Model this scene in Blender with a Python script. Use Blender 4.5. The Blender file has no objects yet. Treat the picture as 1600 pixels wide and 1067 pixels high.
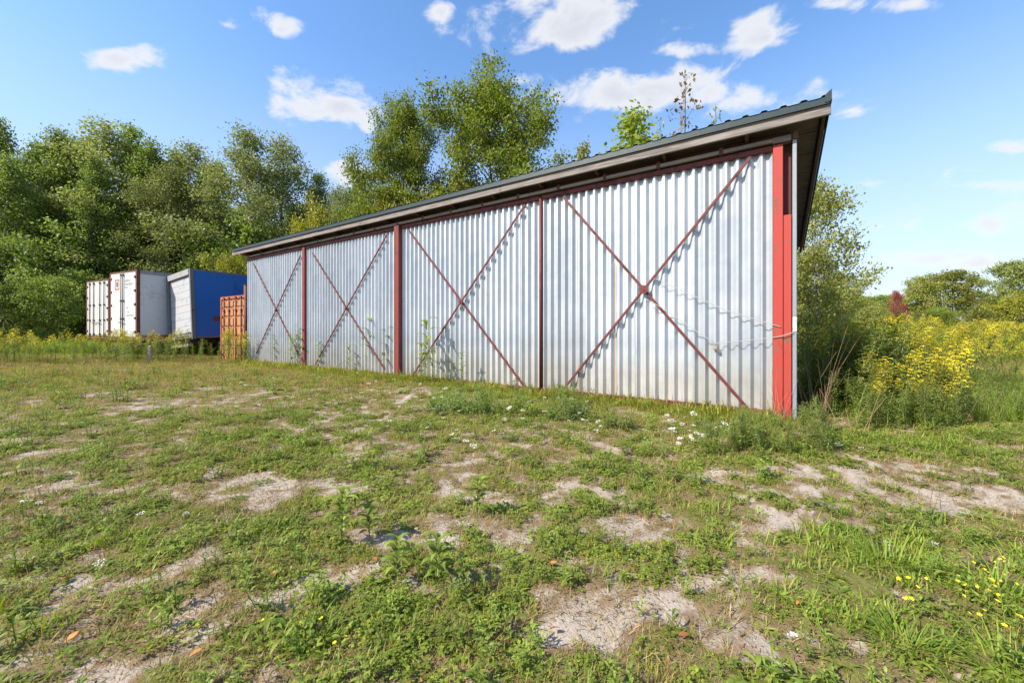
import bpy, math, random
import numpy as np
from mathutils import Vector, Matrix

rnd = random.Random(11)
NR = np.random.default_rng(5)
SC = bpy.context.scene
COL = SC.collection
PI = math.pi
R = math.radians

# ------------------------------------------------------------------ camera
F, CX, HY, EYE = 600.0, 800.0, 513.0, 1.3     # focal length and horizon of the view, in 1600-wide pixels
cam_d = bpy.data.cameras.new('camera'); cam = bpy.data.objects.new('camera', cam_d); COL.objects.link(cam)
cam.location = (0, 0, EYE); cam.rotation_euler = (PI/2, 0, 0)
cam_d.sensor_width = 36; cam_d.lens = 13.5; cam_d.shift_y = -20.5/1600
cam_d.clip_start = 0.05; cam_d.clip_end = 3000
SC.camera = cam

# ------------------------------------------------------------------ light
SUN_H = Vector((-.895, -.445)).normalized(); SUN_EL = R(42)
SUN = Vector((SUN_H.x*math.cos(SUN_EL), SUN_H.y*math.cos(SUN_EL), math.sin(SUN_EL)))
sd = bpy.data.lights.new('sun', 'SUN'); so = bpy.data.objects.new('sun', sd); COL.objects.link(so)
sd.energy = 4.0; sd.angle = R(.55); sd.color = (1, .93, .82)
so.rotation_euler = SUN.to_track_quat('Z', 'Y').to_euler()
SC.view_settings.view_transform = 'Standard'; SC.view_settings.look = 'None'
SC.view_settings.gamma = 1; SC.view_settings.use_curve_mapping = False
SC.view_settings.exposure = 1.22
SC.cycles.max_bounces = 6; SC.cycles.transparent_max_bounces = 4

def world():
    w = bpy.data.worlds.new('World'); SC.world = w; w.use_nodes = True
    nt = w.node_tree; nt.nodes.clear(); L = nt.links.new
    def N(t, **k):
        n = nt.nodes.new(t)
        for a, b in k.items(): setattr(n, a, b)
        return n
    def M(op, a, b=None, c=None, clamp=False):
        n = N('ShaderNodeMath', operation=op, use_clamp=clamp)
        for i, v in enumerate((a, b, c)):
            if v is None: continue
            if hasattr(v, 'links'): L(v, n.inputs[i])
            else: n.inputs[i].default_value = v
        return n.outputs[0]
    out = N('ShaderNodeOutputWorld'); bg = N('ShaderNodeBackground'); bg.inputs[1].default_value = 0.15
    L(bg.outputs[0], out.inputs[0])
    sky = N('ShaderNodeTexSky', sky_type='NISHITA'); sky.sun_disc = False
    sky.sun_elevation = SUN_EL; sky.sun_rotation = math.atan2(SUN_H.x, SUN_H.y)
    sky.air_density = 1.0; sky.dust_density = .4; sky.ozone_density = 3.0
    hs = N('ShaderNodeHueSaturation'); hs.inputs['Saturation'].default_value = 1.12; hs.inputs['Value'].default_value = .87
    L(sky.outputs[0], hs.inputs['Color'])
    tc = N('ShaderNodeTexCoord'); sx = N('ShaderNodeSeparateXYZ'); L(tc.outputs['Generated'], sx.inputs[0])
    az = M('ARCTAN2', sx.outputs[0], sx.outputs[1]); el = M('ARCSINE', sx.outputs[2])
    no = N('ShaderNodeTexNoise'); no.inputs['Scale'].default_value = 10; no.inputs['Detail'].default_value = 9
    no.inputs['Roughness'].default_value = .58; no.inputs['Distortion'].default_value = .25
    mp = N('ShaderNodeMapping'); mp.inputs['Scale'].default_value = (1, 1, 1.7); L(tc.outputs['Generated'], mp.inputs[0]); L(mp.outputs[0], no.inputs['Vector'])
    clouds = [(890, 52, 135, 50, 1), (985, 152, 185, 40, 1), (530, 168, 88, 40, 1), (1195, 62, 52, 34, .95), (1415, 8, 42, 20, 1),
              (190, 94, 62, 22, .95), (438, 47, 33, 22, .95), (1333, 173, 38, 16, .8), (545, 268, 60, 22, .9), (355, 40, 22, 12, .7),
              (1590, 232, 32, 12, .8), (1560, 290, 95, 18, .55), (1320, 290, 75, 13, .5), (1440, 412, 150, 16, .6), (1500, 350, 160, 22, .5),
              (690, 20, 20, 16, .6), (800, 128, 30, 14, .7), (1300, 8, 40, 14, .6), (1060, 80, 40, 12, .55)]
    acc = None
    def DOT(v): 
        n = N('ShaderNodeVectorMath', operation='DOT_PRODUCT'); L(tc.outputs['Generated'], n.inputs[0]); n.inputs[1].default_value = v; return n.outputs['Value']
    for x, y, hw, hh, s in clouds:                     # each cloud: a direction, and its half width and height as angles
        v = Vector(((x-CX)/F, 1, (HY-y)/F)); ln = v.length; c = v.normalized(); e1 = (Vector((1, 0, 0))-c*c.x).normalized(); e2 = e1.cross(c)*(-1 if e1.cross(c).z < 0 else 1)
        ra = 1.12*hw/F/ln*math.sqrt(1-c.x**2); re = 1.15*hh/F/ln*math.sqrt(1-c.z**2)
        t = M('MULTIPLY', DOT(e2), 1/re); t = M('MAXIMUM', t, M('MULTIPLY', t, -1.4)); u = M('MULTIPLY', DOT(e1), 1/ra)
        d = M('SQRT', M('MULTIPLY_ADD', u, u, M('MULTIPLY', t, t)))
        m = M('MULTIPLY', M('SUBTRACT', 1.0, d), s)
        acc = m if acc is None else M('MAXIMUM', acc, m)
    acc = M('SUBTRACT', acc, M('MULTIPLY', M('LESS_THAN', sx.outputs[1], .1), 20.))
    # the same kind of scattered cumulus goes on round the rest of the sky
    n2 = N('ShaderNodeTexNoise'); n2.inputs['Scale'].default_value = 3.2; n2.inputs['Detail'].default_value = 3; L(mp.outputs[0], n2.inputs['Vector'])
    far = M('MULTIPLY', M('SUBTRACT', M('ABSOLUTE', az), 1.0, clamp=False), 3.0, clamp=True)
    gen = M('MULTIPLY', M('MULTIPLY', M('SUBTRACT', n2.outputs[0], .56), 5.0), far)
    acc = M('MAXIMUM', acc, M('SUBTRACT', gen, M('MULTIPLY', M('SUBTRACT', 1.0, far), 3.0)))
    dens = M('ADD', acc, M('MULTIPLY', M('SUBTRACT', no.outputs[0], .5), 3.5))
    mr = N('ShaderNodeMapRange', interpolation_type='SMOOTHSTEP'); L(dens, mr.inputs[0]); mr.inputs[1].default_value = .0; mr.inputs[2].default_value = .72
    fac = M('MULTIPLY', mr.outputs[0], .93)
    core = N('ShaderNodeMapRange'); L(dens, core.inputs[0]); core.inputs[1].default_value = .3; core.inputs[2].default_value = 1.3
    cc = N('ShaderNodeMix', data_type='RGBA'); L(core.outputs[0], cc.inputs[0])
    cc.inputs[6].default_value = (2.75, 2.78, 2.85, 1); cc.inputs[7].default_value = (2.2, 2.25, 2.45, 1)
    # thin pale haze low in the sky
    hz = N('ShaderNodeMapRange', interpolation_type='SMOOTHSTEP'); L(el, hz.inputs[0]); hz.inputs[1].default_value = .62; hz.inputs[2].default_value = -.05
    hz.inputs[3].default_value = 0; hz.inputs[4].default_value = .86
    m0 = N('ShaderNodeMix', data_type='RGBA'); L(hz.outputs[0], m0.inputs[0]); L(hs.outputs[0], m0.inputs[6]); m0.inputs[7].default_value = (2.0, 2.17, 2.6, 1)
    mx = N('ShaderNodeMix', data_type='RGBA'); L(fac, mx.inputs[0]); L(m0.outputs[2], mx.inputs[6]); L(cc.outputs[2], mx.inputs[7])
    L(mx.outputs[2], bg.inputs[0])
world()

# ------------------------------------------------------------------ helpers
def tag(o, label=None, cat=None, group=None, kind=None):
    if label: o['label'] = label
    if cat: o['category'] = cat
    if group: o['group'] = group
    if kind: o['kind'] = kind
    return o
def empty(name, loc=(0, 0, 0), rz=0, label=None, cat=None, group=None, rot=None):
    o = bpy.data.objects.new(name, None); COL.objects.link(o); o.empty_display_size = .2
    o.location = loc; o.rotation_euler = rot or (0, 0, rz)
    return tag(o, label, cat, group)
def obj(name, me, mat=None, parent=None, col=None):
    o = bpy.data.objects.new(name, me); (col or COL).objects.link(o)
    if mat and not me.materials: me.materials.append(mat)
    if parent: o.parent = parent
    return o
def np_mesh(name, verts, quads, smooth=False):
    me = bpy.data.meshes.new(name); verts = np.asarray(verts, dtype=np.float32); quads = np.asarray(quads, dtype=np.int32)
    n = quads.shape[1]
    me.vertices.add(len(verts)); me.vertices.foreach_set('co', verts.ravel())
    me.loops.add(quads.size); me.loops.foreach_set('vertex_index', quads.ravel())
    me.polygons.add(len(quads)); me.polygons.foreach_set('loop_start', np.arange(0, quads.size, n, dtype=np.int32))
    if smooth: me.polygons.foreach_set('use_smooth', np.ones(len(quads), dtype=bool))
    me.update(calc_edges=True); me.validate()
    return me
class MB:
    def __init__(s): s.v = []; s.f = []
    def add(s, vs, fs):
        o = len(s.v); s.v += [tuple(v) for v in vs]; s.f += [tuple(i+o for i in f) for f in fs]; return s
    def box(s, x0, x1, y0, y1, z0, z1):
        v = [(x, y, z) for x in (x0, x1) for y in (y0, y1) for z in (z0, z1)]
        return s.add(v, [(0, 1, 3, 2), (4, 6, 7, 5), (0, 4, 5, 1), (2, 3, 7, 6), (0, 2, 6, 4), (1, 5, 7, 3)])
    def bar(s, a, b, w, h, up=(0, 0, 1)):
        a = Vector(a); b = Vector(b); d = (b-a).normalized(); u = Vector(up)
        sx = d.cross(u).normalized()*w/2; sz = sx.cross(d).normalized()*h/2
        v = [p+i*sx+j*sz for p in (a, b) for i, j in ((-1, -1), (1, -1), (1, 1), (-1, 1))]
        return s.add(v, [(3, 2, 1, 0), (4, 5, 6, 7), (0, 1, 5, 4), (1, 2, 6, 5), (2, 3, 7, 6), (3, 0, 4, 7)])
    def tube(s, pts, radii, n=6, caps=True):
        pts = [Vector(p) for p in pts]; o = len(s.v); prev = None
        if not hasattr(radii, '__len__'): radii = [radii]*len(pts)
        for i, p in enumerate(pts):
            d = (pts[min(i+1, len(pts)-1)]-pts[max(i-1, 0)]).normalized()
            if prev is None: a = d.cross(Vector((0, 0, 1)) if abs(d.z) < .9 else Vector((1, 0, 0))).normalized()
            else: a = (prev-d*prev.dot(d)).normalized()
            prev = a; b = d.cross(a)
            for k in range(n):
                t = 2*PI*k/n; s.v.append(tuple(p+(a*math.cos(t)+b*math.sin(t))*radii[i]))
        for i in range(len(pts)-1):
            for k in range(n):
                k2 = (k+1) % n; s.f.append((o+i*n+k, o+i*n+k2, o+(i+1)*n+k2, o+(i+1)*n+k))
        if caps:
            s.f.append(tuple(o+k for k in reversed(range(n)))); s.f.append(tuple(o+(len(pts)-1)*n+k for k in range(n)))
        return s
    def mesh(s, name, bevel=0, smooth=False):
        me = bpy.data.meshes.new(name); me.from_pydata(s.v, [], s.f); me.update()
        if bevel:
            import bmesh
            bm = bmesh.new(); bm.from_mesh(me)
            bmesh.ops.recalc_face_normals(bm, faces=bm.faces)
            bmesh.ops.bevel(bm, geom=bm.edges[:], offset=bevel, segments=1, affect='EDGES', clamp_overlap=True); bm.to_mesh(me); bm.free()
        if smooth: me.polygons.foreach_set('use_smooth', np.ones(len(me.polygons), dtype=bool))
        return me
    def build(s, name, mat, parent=None, bevel=0, smooth=False): return obj(name, s.mesh(name, bevel, smooth), mat, parent)
def copy_tree(o, parent=None):
    c = o.copy(); COL.objects.link(c); c.parent = parent
    for ch in o.children: copy_tree(ch, c)
    return c

# ------------------------------------------------------------------ materials
MATS = {}
class NT:
    def __init__(s, name):
        s.m = bpy.data.materials.new(name); s.m.use_nodes = True; s.t = s.m.node_tree; s.t.nodes.clear()
        s.out = s.n('ShaderNodeOutputMaterial'); MATS[name] = s.m
    def n(s, t, ins=None, **k):
        nd = s.t.nodes.new(t)
        for a, b in k.items(): setattr(nd, a, b)
        for a, b in (ins or {}).items(): s.set(nd.inputs[a], b)
        return nd
    def set(s, sock, v):
        if hasattr(v, 'links'): s.t.links.new(v, sock)
        else: sock.default_value = (*v, 1) if isinstance(v, tuple) and len(v) == 3 and sock.type == 'RGBA' else v
    def noise(s, scale, detail=5, rough=.55, vec=None, dist=0):
        d = {'Scale': scale, 'Detail': detail, 'Roughness': rough, 'Distortion': dist}
        if vec is not None: d['Vector'] = vec
        return s.n('ShaderNodeTexNoise', d).outputs[0]
    def pos(s): return s.n('ShaderNodeNewGeometry').outputs['Position']
    def objco(s, scale=(1, 1, 1)):
        return s.n('ShaderNodeMapping', {'Vector': s.n('ShaderNodeTexCoord').outputs['Object'], 'Scale': scale}).outputs[0]
    def ramp(s, fac, stops, interp='LINEAR'):
        r = s.n('ShaderNodeValToRGB', {0: fac}); cr = r.color_ramp; cr.interpolation = interp
        while len(cr.elements) < len(stops): cr.elements.new(.5)
        for e, (p, c) in zip(cr.elements, stops): e.position = p; e.color = (*c, 1) if len(c) == 3 else c
        return r.outputs[0]
    def rng(s, v, a, b, c=0., d=1., smooth=True):
        return s.n('ShaderNodeMapRange', {0: v, 1: a, 2: b, 3: c, 4: d}, interpolation_type='SMOOTHSTEP' if smooth else 'LINEAR').outputs[0]
    def mix(s, f, a, b, blend='MIX'):
        return s.n('ShaderNodeMix', {0: f, 6: a, 7: b}, data_type='RGBA', blend_type=blend).outputs[2]
    def math(s, op, a, b=0.): return s.n('ShaderNodeMath', {0: a, 1: b}, operation=op).outputs[0]
    def bump(s, h, st, dist): return s.n('ShaderNodeBump', {'Height': h, 'Strength': st, 'Distance': dist}).outputs[0]
    def pbsdf(s, col, rough=.6, metal=0., normal=None, spec=.4):
        d = {'Base Color': col, 'Roughness': rough, 'Metallic': metal, 'Specular IOR Level': spec}
        if normal is not None: d['Normal'] = normal
        return s.n('ShaderNodeBsdfPrincipled', d).outputs[0]
    def end(s, sh): s.t.links.new(sh, s.out.inputs[0]); return s.m

def foliage(name, cols, trans=.35, rough=.55, tcol=1.5, spec=.35):
    t = NT(name); g = t.n('ShaderNodeNewGeometry'); oi = t.n('ShaderNodeObjectInfo')
    k = t.math('FRACT', t.math('ADD', g.outputs['Random Per Island'], oi.outputs['Random']))
    n = len(cols); c = t.ramp(k, [(i/max(1, n-1), q) for i, q in enumerate(cols)])
    v = t.rng(t.math('FRACT', t.math('MULTIPLY', oi.outputs['Random'], 7.31)), 0, 1, .78, 1.42, False)
    c = t.n('ShaderNodeHueSaturation', {'Color': c, 'Value': v}).outputs[0]
    c2 = t.n('ShaderNodeHueSaturation', {'Color': c, 'Value': tcol, 'Saturation': 1.1}).outputs[0]
    p = t.pbsdf(c, rough, spec=spec); tr = t.n('ShaderNodeBsdfTranslucent', {0: c2}).outputs[0]
    return t.end(t.n('ShaderNodeMixShader', {0: trans, 1: p, 2: tr}).outputs[0])
foliage('grass', [(.13, .165, .018), (.2, .225, .028), (.28, .25, .045), (.165, .2, .022)])
foliage('grass_lush', [(.105, .18, .016), (.17, .25, .025), (.24, .28, .036)])
foliage('clover', [(.10, .16, .017), (.165, .22, .025), (.24, .255, .036)])
foliage('straw', [(.30, .21, .09), (.22, .13, .055), (.36, .27, .12), (.20, .17, .05), (.16, .085, .04)], trans=.2)
foliage('olive', [(.22, .2, .04), (.29, .24, .055), (.19, .185, .035), (.33, .23, .065)], trans=.3)
foliage('weed_leaf', [(.10, .16, .022), (.165, .225, .032), (.23, .26, .046)])
foliage('weed_dark', [(.07, .125, .026), (.11, .175, .034), (.17, .225, .055)])
foliage('leaf_maple', [(.085, .14, .026), (.135, .19, .034), (.2, .235, .044), (.15, .19, .048)], trans=.42)
foliage('leaf_aspen', [(.115, .15, .038), (.17, .2, .05), (.22, .23, .062), (.19, .21, .072)], trans=.42)
foliage('leaf_poplar', [(.10, .155, .02), (.155, .205, .028), (.225, .245, .036), (.17, .205, .03)], trans=.42)
foliage('leaf_yellow', [(.16, .18, .02), (.22, .22, .022), (.28, .25, .025), (.13, .16, .025)])
foliage('leaf_willow', [(.17, .2, .042), (.22, .24, .055), (.27, .255, .06), (.18, .2, .05)], trans=.42)
foliage('leaf_round', [(.115, .165, .03), (.18, .215, .04), (.25, .245, .052), (.26, .215, .06)], trans=.42)
foliage('leaf_red', [(.22, .05, .045), (.3, .07, .06), (.18, .08, .04)])
foliage('leaf_brown', [(.1, .05, .03), (.16, .1, .04), (.1, .12, .03)])
foliage('golden_leaf', [(.12, .18, .032), (.175, .235, .042), (.23, .26, .052)])
foliage('golden_flower', [(.60, .46, .015), (.72, .57, .02), (.55, .45, .025), (.36, .36, .03), (.42, .32, .03)], trans=.3, tcol=1.2)
foliage('flower_yellow', [(.8, .62, .02), (.85, .7, .04)], trans=.3, tcol=1.1)
foliage('flower_white', [(.72, .70, .62), (.8, .79, .74), (.62, .56, .45)], trans=.25, tcol=1.1)
foliage('dead_leaf', [(.36, .12, .03), (.45, .2, .06), (.25, .09, .04)], trans=.2, tcol=1.1)
foliage('stem', [(.12, .13, .04), (.17, .13, .06)], trans=.05)
foliage('stem_dry', [(.2, .12, .06), (.28, .18, .09), (.14, .08, .05)], trans=.05)

def bark(name, a, b, sc=9):
    t = NT(name); v = t.objco((1, 1, .18)); n = t.noise(sc, 6, .65, v); c = t.ramp(n, [(.3, a), (.7, b)])
    return t.end(t.pbsdf(c, .85, normal=t.bump(n, .6, .03), spec=.2))
bark('bark_grey', (.07, .06, .05), (.17, .15, .125)); bark('bark_aspen', (.26, .25, .22), (.5, .49, .44), 5)

def metal_paint(name, base, rust=(.16, .06, .03), amt=.5, rough=.5, sc=3., metal=0.):
    t = NT(name); p = t.objco(); n = t.noise(sc, 9, .68, p); n2 = t.noise(sc*9, 4, .6, p)
    f = t.rng(n, .60-.2*amt, .72-.12*amt); c0 = t.mix(n2, tuple(k*.82 for k in base), tuple(min(1, k*1.1) for k in base))
    c = t.mix(f, c0, t.mix(n2, tuple(k*.6 for k in rust), rust))
    return t.end(t.pbsdf(c, t.rng(f, 0, 1, rough, .85), metal, t.bump(n2, .25, .004)))
metal_paint('red_paint', (.37, .042, .029), (.27, .09, .06), .42, .65, 5)
metal_paint('red_post', (.17, .03, .022), (.13, .045, .032), .6, .7, 5)
metal_paint('red_brace', (.13, .024, .019), (.085, .03, .022), .6, .6, 6)
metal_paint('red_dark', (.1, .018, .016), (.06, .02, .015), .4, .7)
metal_paint('roof_green', (.022, .036, .036), (.05, .06, .058), .25, .42, 2)
metal_paint('trim_grey', (.27, .29, .31), (.3, .29, .27), .3, .5, 4, .3)
metal_paint('white_panel', (.56, .58, .60), (.42, .40, .37), .4, .5, 1.2)
metal_paint('door_white', (.52, .51, .48), (.5, .36, .24), .16, .5, 2.0)
metal_paint('rust_frame', (.13, .045, .03), (.07, .03, .022), .5, .75, 5)
metal_paint('dark_steel', (.05, .05, .055), (.09, .045, .03), .3, .6, 6)
metal_paint('grey_frame', (.14, .15, .16), (.1, .07, .05), .35, .6, 4)
metal_paint('beam_grey', (.30, .29, .27), (.2, .15, .1), .3, .6, 4)
metal_paint('blue_panel', (.008, .12, .46), (.012, .085, .32), .25, .42, .9)
metal_paint('orange_panel', (.42, .18, .075), (.27, .085, .04), .55, .6, 3.5)
metal_paint('orange_dark', (.36, .10, .035), (.16, .05, .03), .45, .65, 4)
metal_paint('rust_run', (.36, .24, .12), (.3, .14, .06), .4, .7, 5)
metal_paint('bar_dark', (.12, .05, .035), (.06, .035, .03), .5, .7, 8)
metal_paint('tyre', (.025, .025, .025), (.05, .045, .04), .3, .9)
metal_paint('red_mark', (.45, .05, .03), (.35, .1, .06), .3, .6); metal_paint('ink', (.09, .1, .12), (.3, .3, .3), .3, .7, 20)
metal_paint('rope', (.38, .36, .31), (.55, .5, .4), .3, .9, 20); metal_paint('brass', (.5, .4, .2), (.3, .2, .1), .4, .4, 20, .6)
metal_paint('sticker', (.72, .72, .7), (.3, .3, .3), .3, .6, 25)

def peeled():
    t = NT('peeled_door'); p = t.objco((1, 1, .8)); n = t.noise(3.2, 9, .72, p, .3); n2 = t.noise(26, 5, .7, p)
    f = t.rng(t.math('ADD', n, t.math('MULTIPLY', n2, .3)), 0.68, .86)
    c = t.mix(f, t.mix(n2, (.46, .45, .43), (.30, .31, .33)), (.12, .2, .33)); sp = t.rng(n2, .62, .66); c = t.mix(sp, c, (.18, .16, .15))
    return t.end(t.pbsdf(c, .6, normal=t.bump(n2, .3, .004)))
peeled()
def galvanised():
    t = NT('galvanised'); p = t.objco(); sx = t.n('ShaderNodeSeparateXYZ', {0: p})
    z = sx.outputs[2]; st = t.noise(7, 5, .6, t.objco((6, 1, .25))); bl = t.noise(1.6, 6, .6, p); sp = t.noise(38, 3, .5, p)
    c = t.mix(t.rng(bl, .3, .7), (.345, .385, .425), (.445, .475, .505)); c = t.mix(t.math('MULTIPLY', sp, .25), c, (.5, .53, .56))
    h = t.math('SUBTRACT', z, t.math('MULTIPLY', t.math('SUBTRACT', st, .35), 2.4))
    d = t.rng(h, .95, -.15); c = t.mix(t.math('MULTIPLY', d, .42), c, (.36, .27, .15)); c = t.n('ShaderNodeHueSaturation', {'Color': c, 'Value': t.rng(t.n('ShaderNodeObjectInfo').outputs['Random'], 0, 1, .86, 1.08, False)}).outputs[0]
    k = t.math('MULTIPLY', t.rng(st, .66, .72), t.rng(bl, .5, .62)); c = t.mix(t.math('MULTIPLY', k, .8), c, (.36, .2, .09))
    return t.end(t.pbsdf(c, t.rng(bl, .3, .7, .42, .58), .25, t.bump(bl, .3, .03)))
galvanised()
def wood(name, a, b, c3, sc=(.6, 14, 14)):
    t = NT(name); v = t.objco(sc); n = t.noise(4, 8, .65, v, .4); n2 = t.noise(1.3, 4, .6, t.objco((1, 3, 3)))
    c = t.ramp(n, [(.28, a), (.5, b), (.75, c3)]); c = t.mix(t.math('MULTIPLY', t.rng(n2, .5, .75), .5), c, (.1, .065, .045))
    return t.end(t.pbsdf(c, .85, normal=t.bump(n, .5, .006), spec=.2))
wood('wood_grey', (.07, .058, .05), (.2, .175, .155), (.33, .3, .275)); wood('wood_brown', (.05, .025, .016), (.11, .055, .035), (.18, .1, .065))
wood('wood_dark', (.06, .045, .035), (.13, .105, .085), (.19, .16, .13)); wood('wood_track', (.16, .14, .12), (.27, .24, .21), (.34, .31, .28)); wood('wood_pale', (.2, .16, .12), (.42, .36, .28), (.5, .45, .38))

# ------------------------------------------------------------------ noise and ground shape
def vnoise(x, y, seed=0):
    x = np.asarray(x, float); y = np.asarray(y, float); xi = np.floor(x).astype(np.int64); yi = np.floor(y).astype(np.int64)
    fx = x-xi; fy = y-yi; fx = fx*fx*(3-2*fx); fy = fy*fy*(3-2*fy)
    def h(a, b):
        n = (a*374761393+b*668265263+seed*982451653) & 0x7fffffff; n = ((n ^ (n >> 13))*1274126177) & 0x7fffffff
        return ((n ^ (n >> 16)) & 0xffff)/65535.
    return (h(xi, yi)*(1-fx)+h(xi+1, yi)*fx)*(1-fy)+(h(xi, yi+1)*(1-fx)+h(xi+1, yi+1)*fx)*fy
def fbm(x, y, sc, seed=0, oct=4):
    s = 0; a = .5; t = 0
    for o in range(oct):
        s = s+a*vnoise(np.asarray(x)*sc*2**o, np.asarray(y)*sc*2**o, seed+o*17); t += a; a *= .55
    return s/t
def sstep(x, a, b):
    t = np.clip((x-a)/(b-a), 0, 1); return t*t*(3-2*t)
WD = Vector((-.8367, .5476)); WN = Vector((.5476, .8367)); P0 = Vector((3.866, 5.70)); DW = 6.89; W = 4.2   # shed front: direction, inward normal, near corner
SHZ = math.atan2(-.5476, .8367)
def mound(x, y): return 1.0*np.exp(-(((x-19)/9)**2+((y-23)/6.5)**2))+.9*sstep(y, 30, 60)*sstep(x, -5, 20)
def gh(x, y):
    x = np.asarray(x, float); y = np.asarray(y, float)
    rough = (fbm(x, y, .5, 3)-.5)*.10+(fbm(x, y, 3.5, 9, 3)-.5)*.035
    return rough*(1-.6*sstep(y, 12, 40))-.02+mound(x, y)
def gpt(px, py): z = F*EYE/(py-HY); return ((px-CX)/F*z, z)
def at(px, Z): return (px-CX)/F*Z
# gravel showing through, as seen on the ground: centre and half size in metres from its picture place
BARE = [(1455, 768, 165, 40, 1.1), (1585, 698, 60, 16, 1), (1090, 940, 95, 42, 1), (985, 825, 95, 34, .85), (720, 850, 150, 42, .95), (560, 905, 110, 36, .85), (1150, 888, 60, 12, .8),
        (110, 975, 150, 34, .8), (60, 1020, 120, 34, .75), (250, 920, 70, 20, .5), (860, 955, 50, 28, .8), (640, 1055, 90, 22, .7), (960, 1000, 110, 34, .8), (1580, 1010, 70, 30, .6),
        (450, 770, 110, 22, .4), (310, 630, 70, 14, .6), (90, 750, 60, 12, .4), (860, 760, 90, 20, .5), (1060, 735, 120, 20, .45), (770, 900, 60, 22, .8), (1490, 1045, 80, 20, .6), (230, 700, 120, 14, .3), (640, 690, 120, 12, .25)]
LUSH = [(1400, 860, 220, 70, .7), (1300, 960, 330, 70, .55), (480, 985, 170, 50, .75), (1150, 810, 130, 50, .5), (180, 850, 220, 40, .35), (1480, 690, 150, 28, .7), (790, 630, 130, 22, .6), (1200, 690, 150, 26, .5), (620, 1000, 90, 40, .4), (1250, 830, 90, 30, .5), (1560, 640, 90, 40, .6)]
def blobs(x, y, L):
    s = np.zeros_like(x)
    for px, py, hw, hh, k in L:
        cx, cy = gpt(px, py); sx = hw/F*cy; sy = .5*abs(gpt(px, py-hh)[1]-gpt(px, py+hh)[1])
        s = np.maximum(s, k*np.exp(-(((x-cx)/sx)**2+((y-cy)/sy)**2)*.9))
    return s
def cover(x, y):
    """0 bare gravel .. 1 thick green"""
    x = np.asarray(x, float); y = np.asarray(y, float)
    n = fbm(x, y, 1.1, 21); n2 = fbm(x, y, 5.5, 33, 3); n3 = fbm(x, y, 19, 37, 2)
    c = .49+(n-.5)*.6+(n2-.5)*1.35+(n3-.5)*1.25+.07*sstep(y, 4, 9)
    return np.clip(c-.31*blobs(x, y, BARE)+.32*blobs(x, y, LUSH), 0, 1)

def axis(parts):
    a = [parts[0][0]]
    for lo, hi, st in parts:
        n = max(1, round((hi-lo)/st)); a += list(np.linspace(lo, hi, n+1)[1:])
    return np.array(a)
gx = axis([(-900, -200, 140), (-200, -60, 14), (-60, -24, 2.4), (-24, -9, .5), (-9, 9, .05), (9, 24, .4), (24, 60, 2.4), (60, 200, 14), (200, 900, 140)])
gy = axis([(-300, -20, 40), (-20, -2, 1.5), (-2, .8, .2), (.8, 7, .05), (7, 14, .2), (14, 40, .8), (40, 120, 8), (120, 1500, 115)])
XX, YY = np.meshgrid(gx, gy); ZZ = gh(XX, YY); CV = cover(XX, YY)
fine = (np.abs(XX) < 9.2) & (YY > .7) & (YY < 7.2)
ZZ = ZZ+np.where(fine, (fbm(XX, YY, 14, 5, 3)-.5)*.022+np.where(CV > .3, .012*sstep(CV, .3, .7), 0), 0)
nx, ny = len(gx), len(gy); ii = np.arange(nx*ny).reshape(ny, nx)
gq = np.stack([ii[:-1, :-1], ii[:-1, 1:], ii[1:, 1:], ii[1:, :-1]], -1).reshape(-1, 4)
gme = np_mesh('ground', np.stack([XX, YY, ZZ], -1).reshape(-1, 3), gq, True)
at_ = gme.attributes.new('cover', 'FLOAT', 'POINT'); at_.data.foreach_set('value', CV.ravel().astype(np.float32))
def ground_mat():
    t = NT('ground'); p = t.pos(); cv = t.n('ShaderNodeAttribute', attribute_name='cover').outputs['Fac']
    n1 = t.noise(3.5, 8, .65, p); n2 = t.noise(38, 6, .7, p); n3 = t.noise(130, 3, .6, p)
    vo = t.n('ShaderNodeTexVoronoi', {'Vector': p, 'Scale': 85.}); vd = vo.outputs['Distance']; vc = t.n('ShaderNodeSeparateColor', {0: vo.outputs['Color']}).outputs[0]
    gravel = t.ramp(n1, [(.3, (.29, .235, .18)), (.55, (.37, .31, .245)), (.75, (.43, .375, .305))])
    gravel = t.mix(t.math('MULTIPLY', t.rng(vc, .2, 1, 0, 1, False), .45), gravel, (.25, .22, .195)); gravel = t.mix(t.rng(n3, .55, .75, 0, .4), gravel, (.52, .47, .41))
    soil = t.ramp(n2, [(.3, (.075, .052, .032)), (.45, (.16, .108, .066)), (.6, (.21, .135, .072)), (.75, (.28, .21, .13))])
    moss = t.ramp(n2, [(.3, (.075, .075, .02)), (.55, (.14, .135, .036)), (.75, (.22, .185, .065))])
    e = t.math('ADD', cv, t.math('MULTIPLY', t.math('SUBTRACT', n2, .5), .9))
    c = t.mix(t.rng(e, .06, .44), gravel, soil); c = t.mix(t.rng(e, .40, .78), c, moss)
    hgt = t.math('ADD', t.math('MULTIPLY', vd, -.6), t.math('ADD', n2, t.math('MULTIPLY', n3, .5)))
    return t.end(t.pbsdf(c, .92, normal=t.bump(hgt, .7, .008), spec=.15))
ground = obj('ground', gme, ground_mat()); tag(ground, kind='structure')

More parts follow.
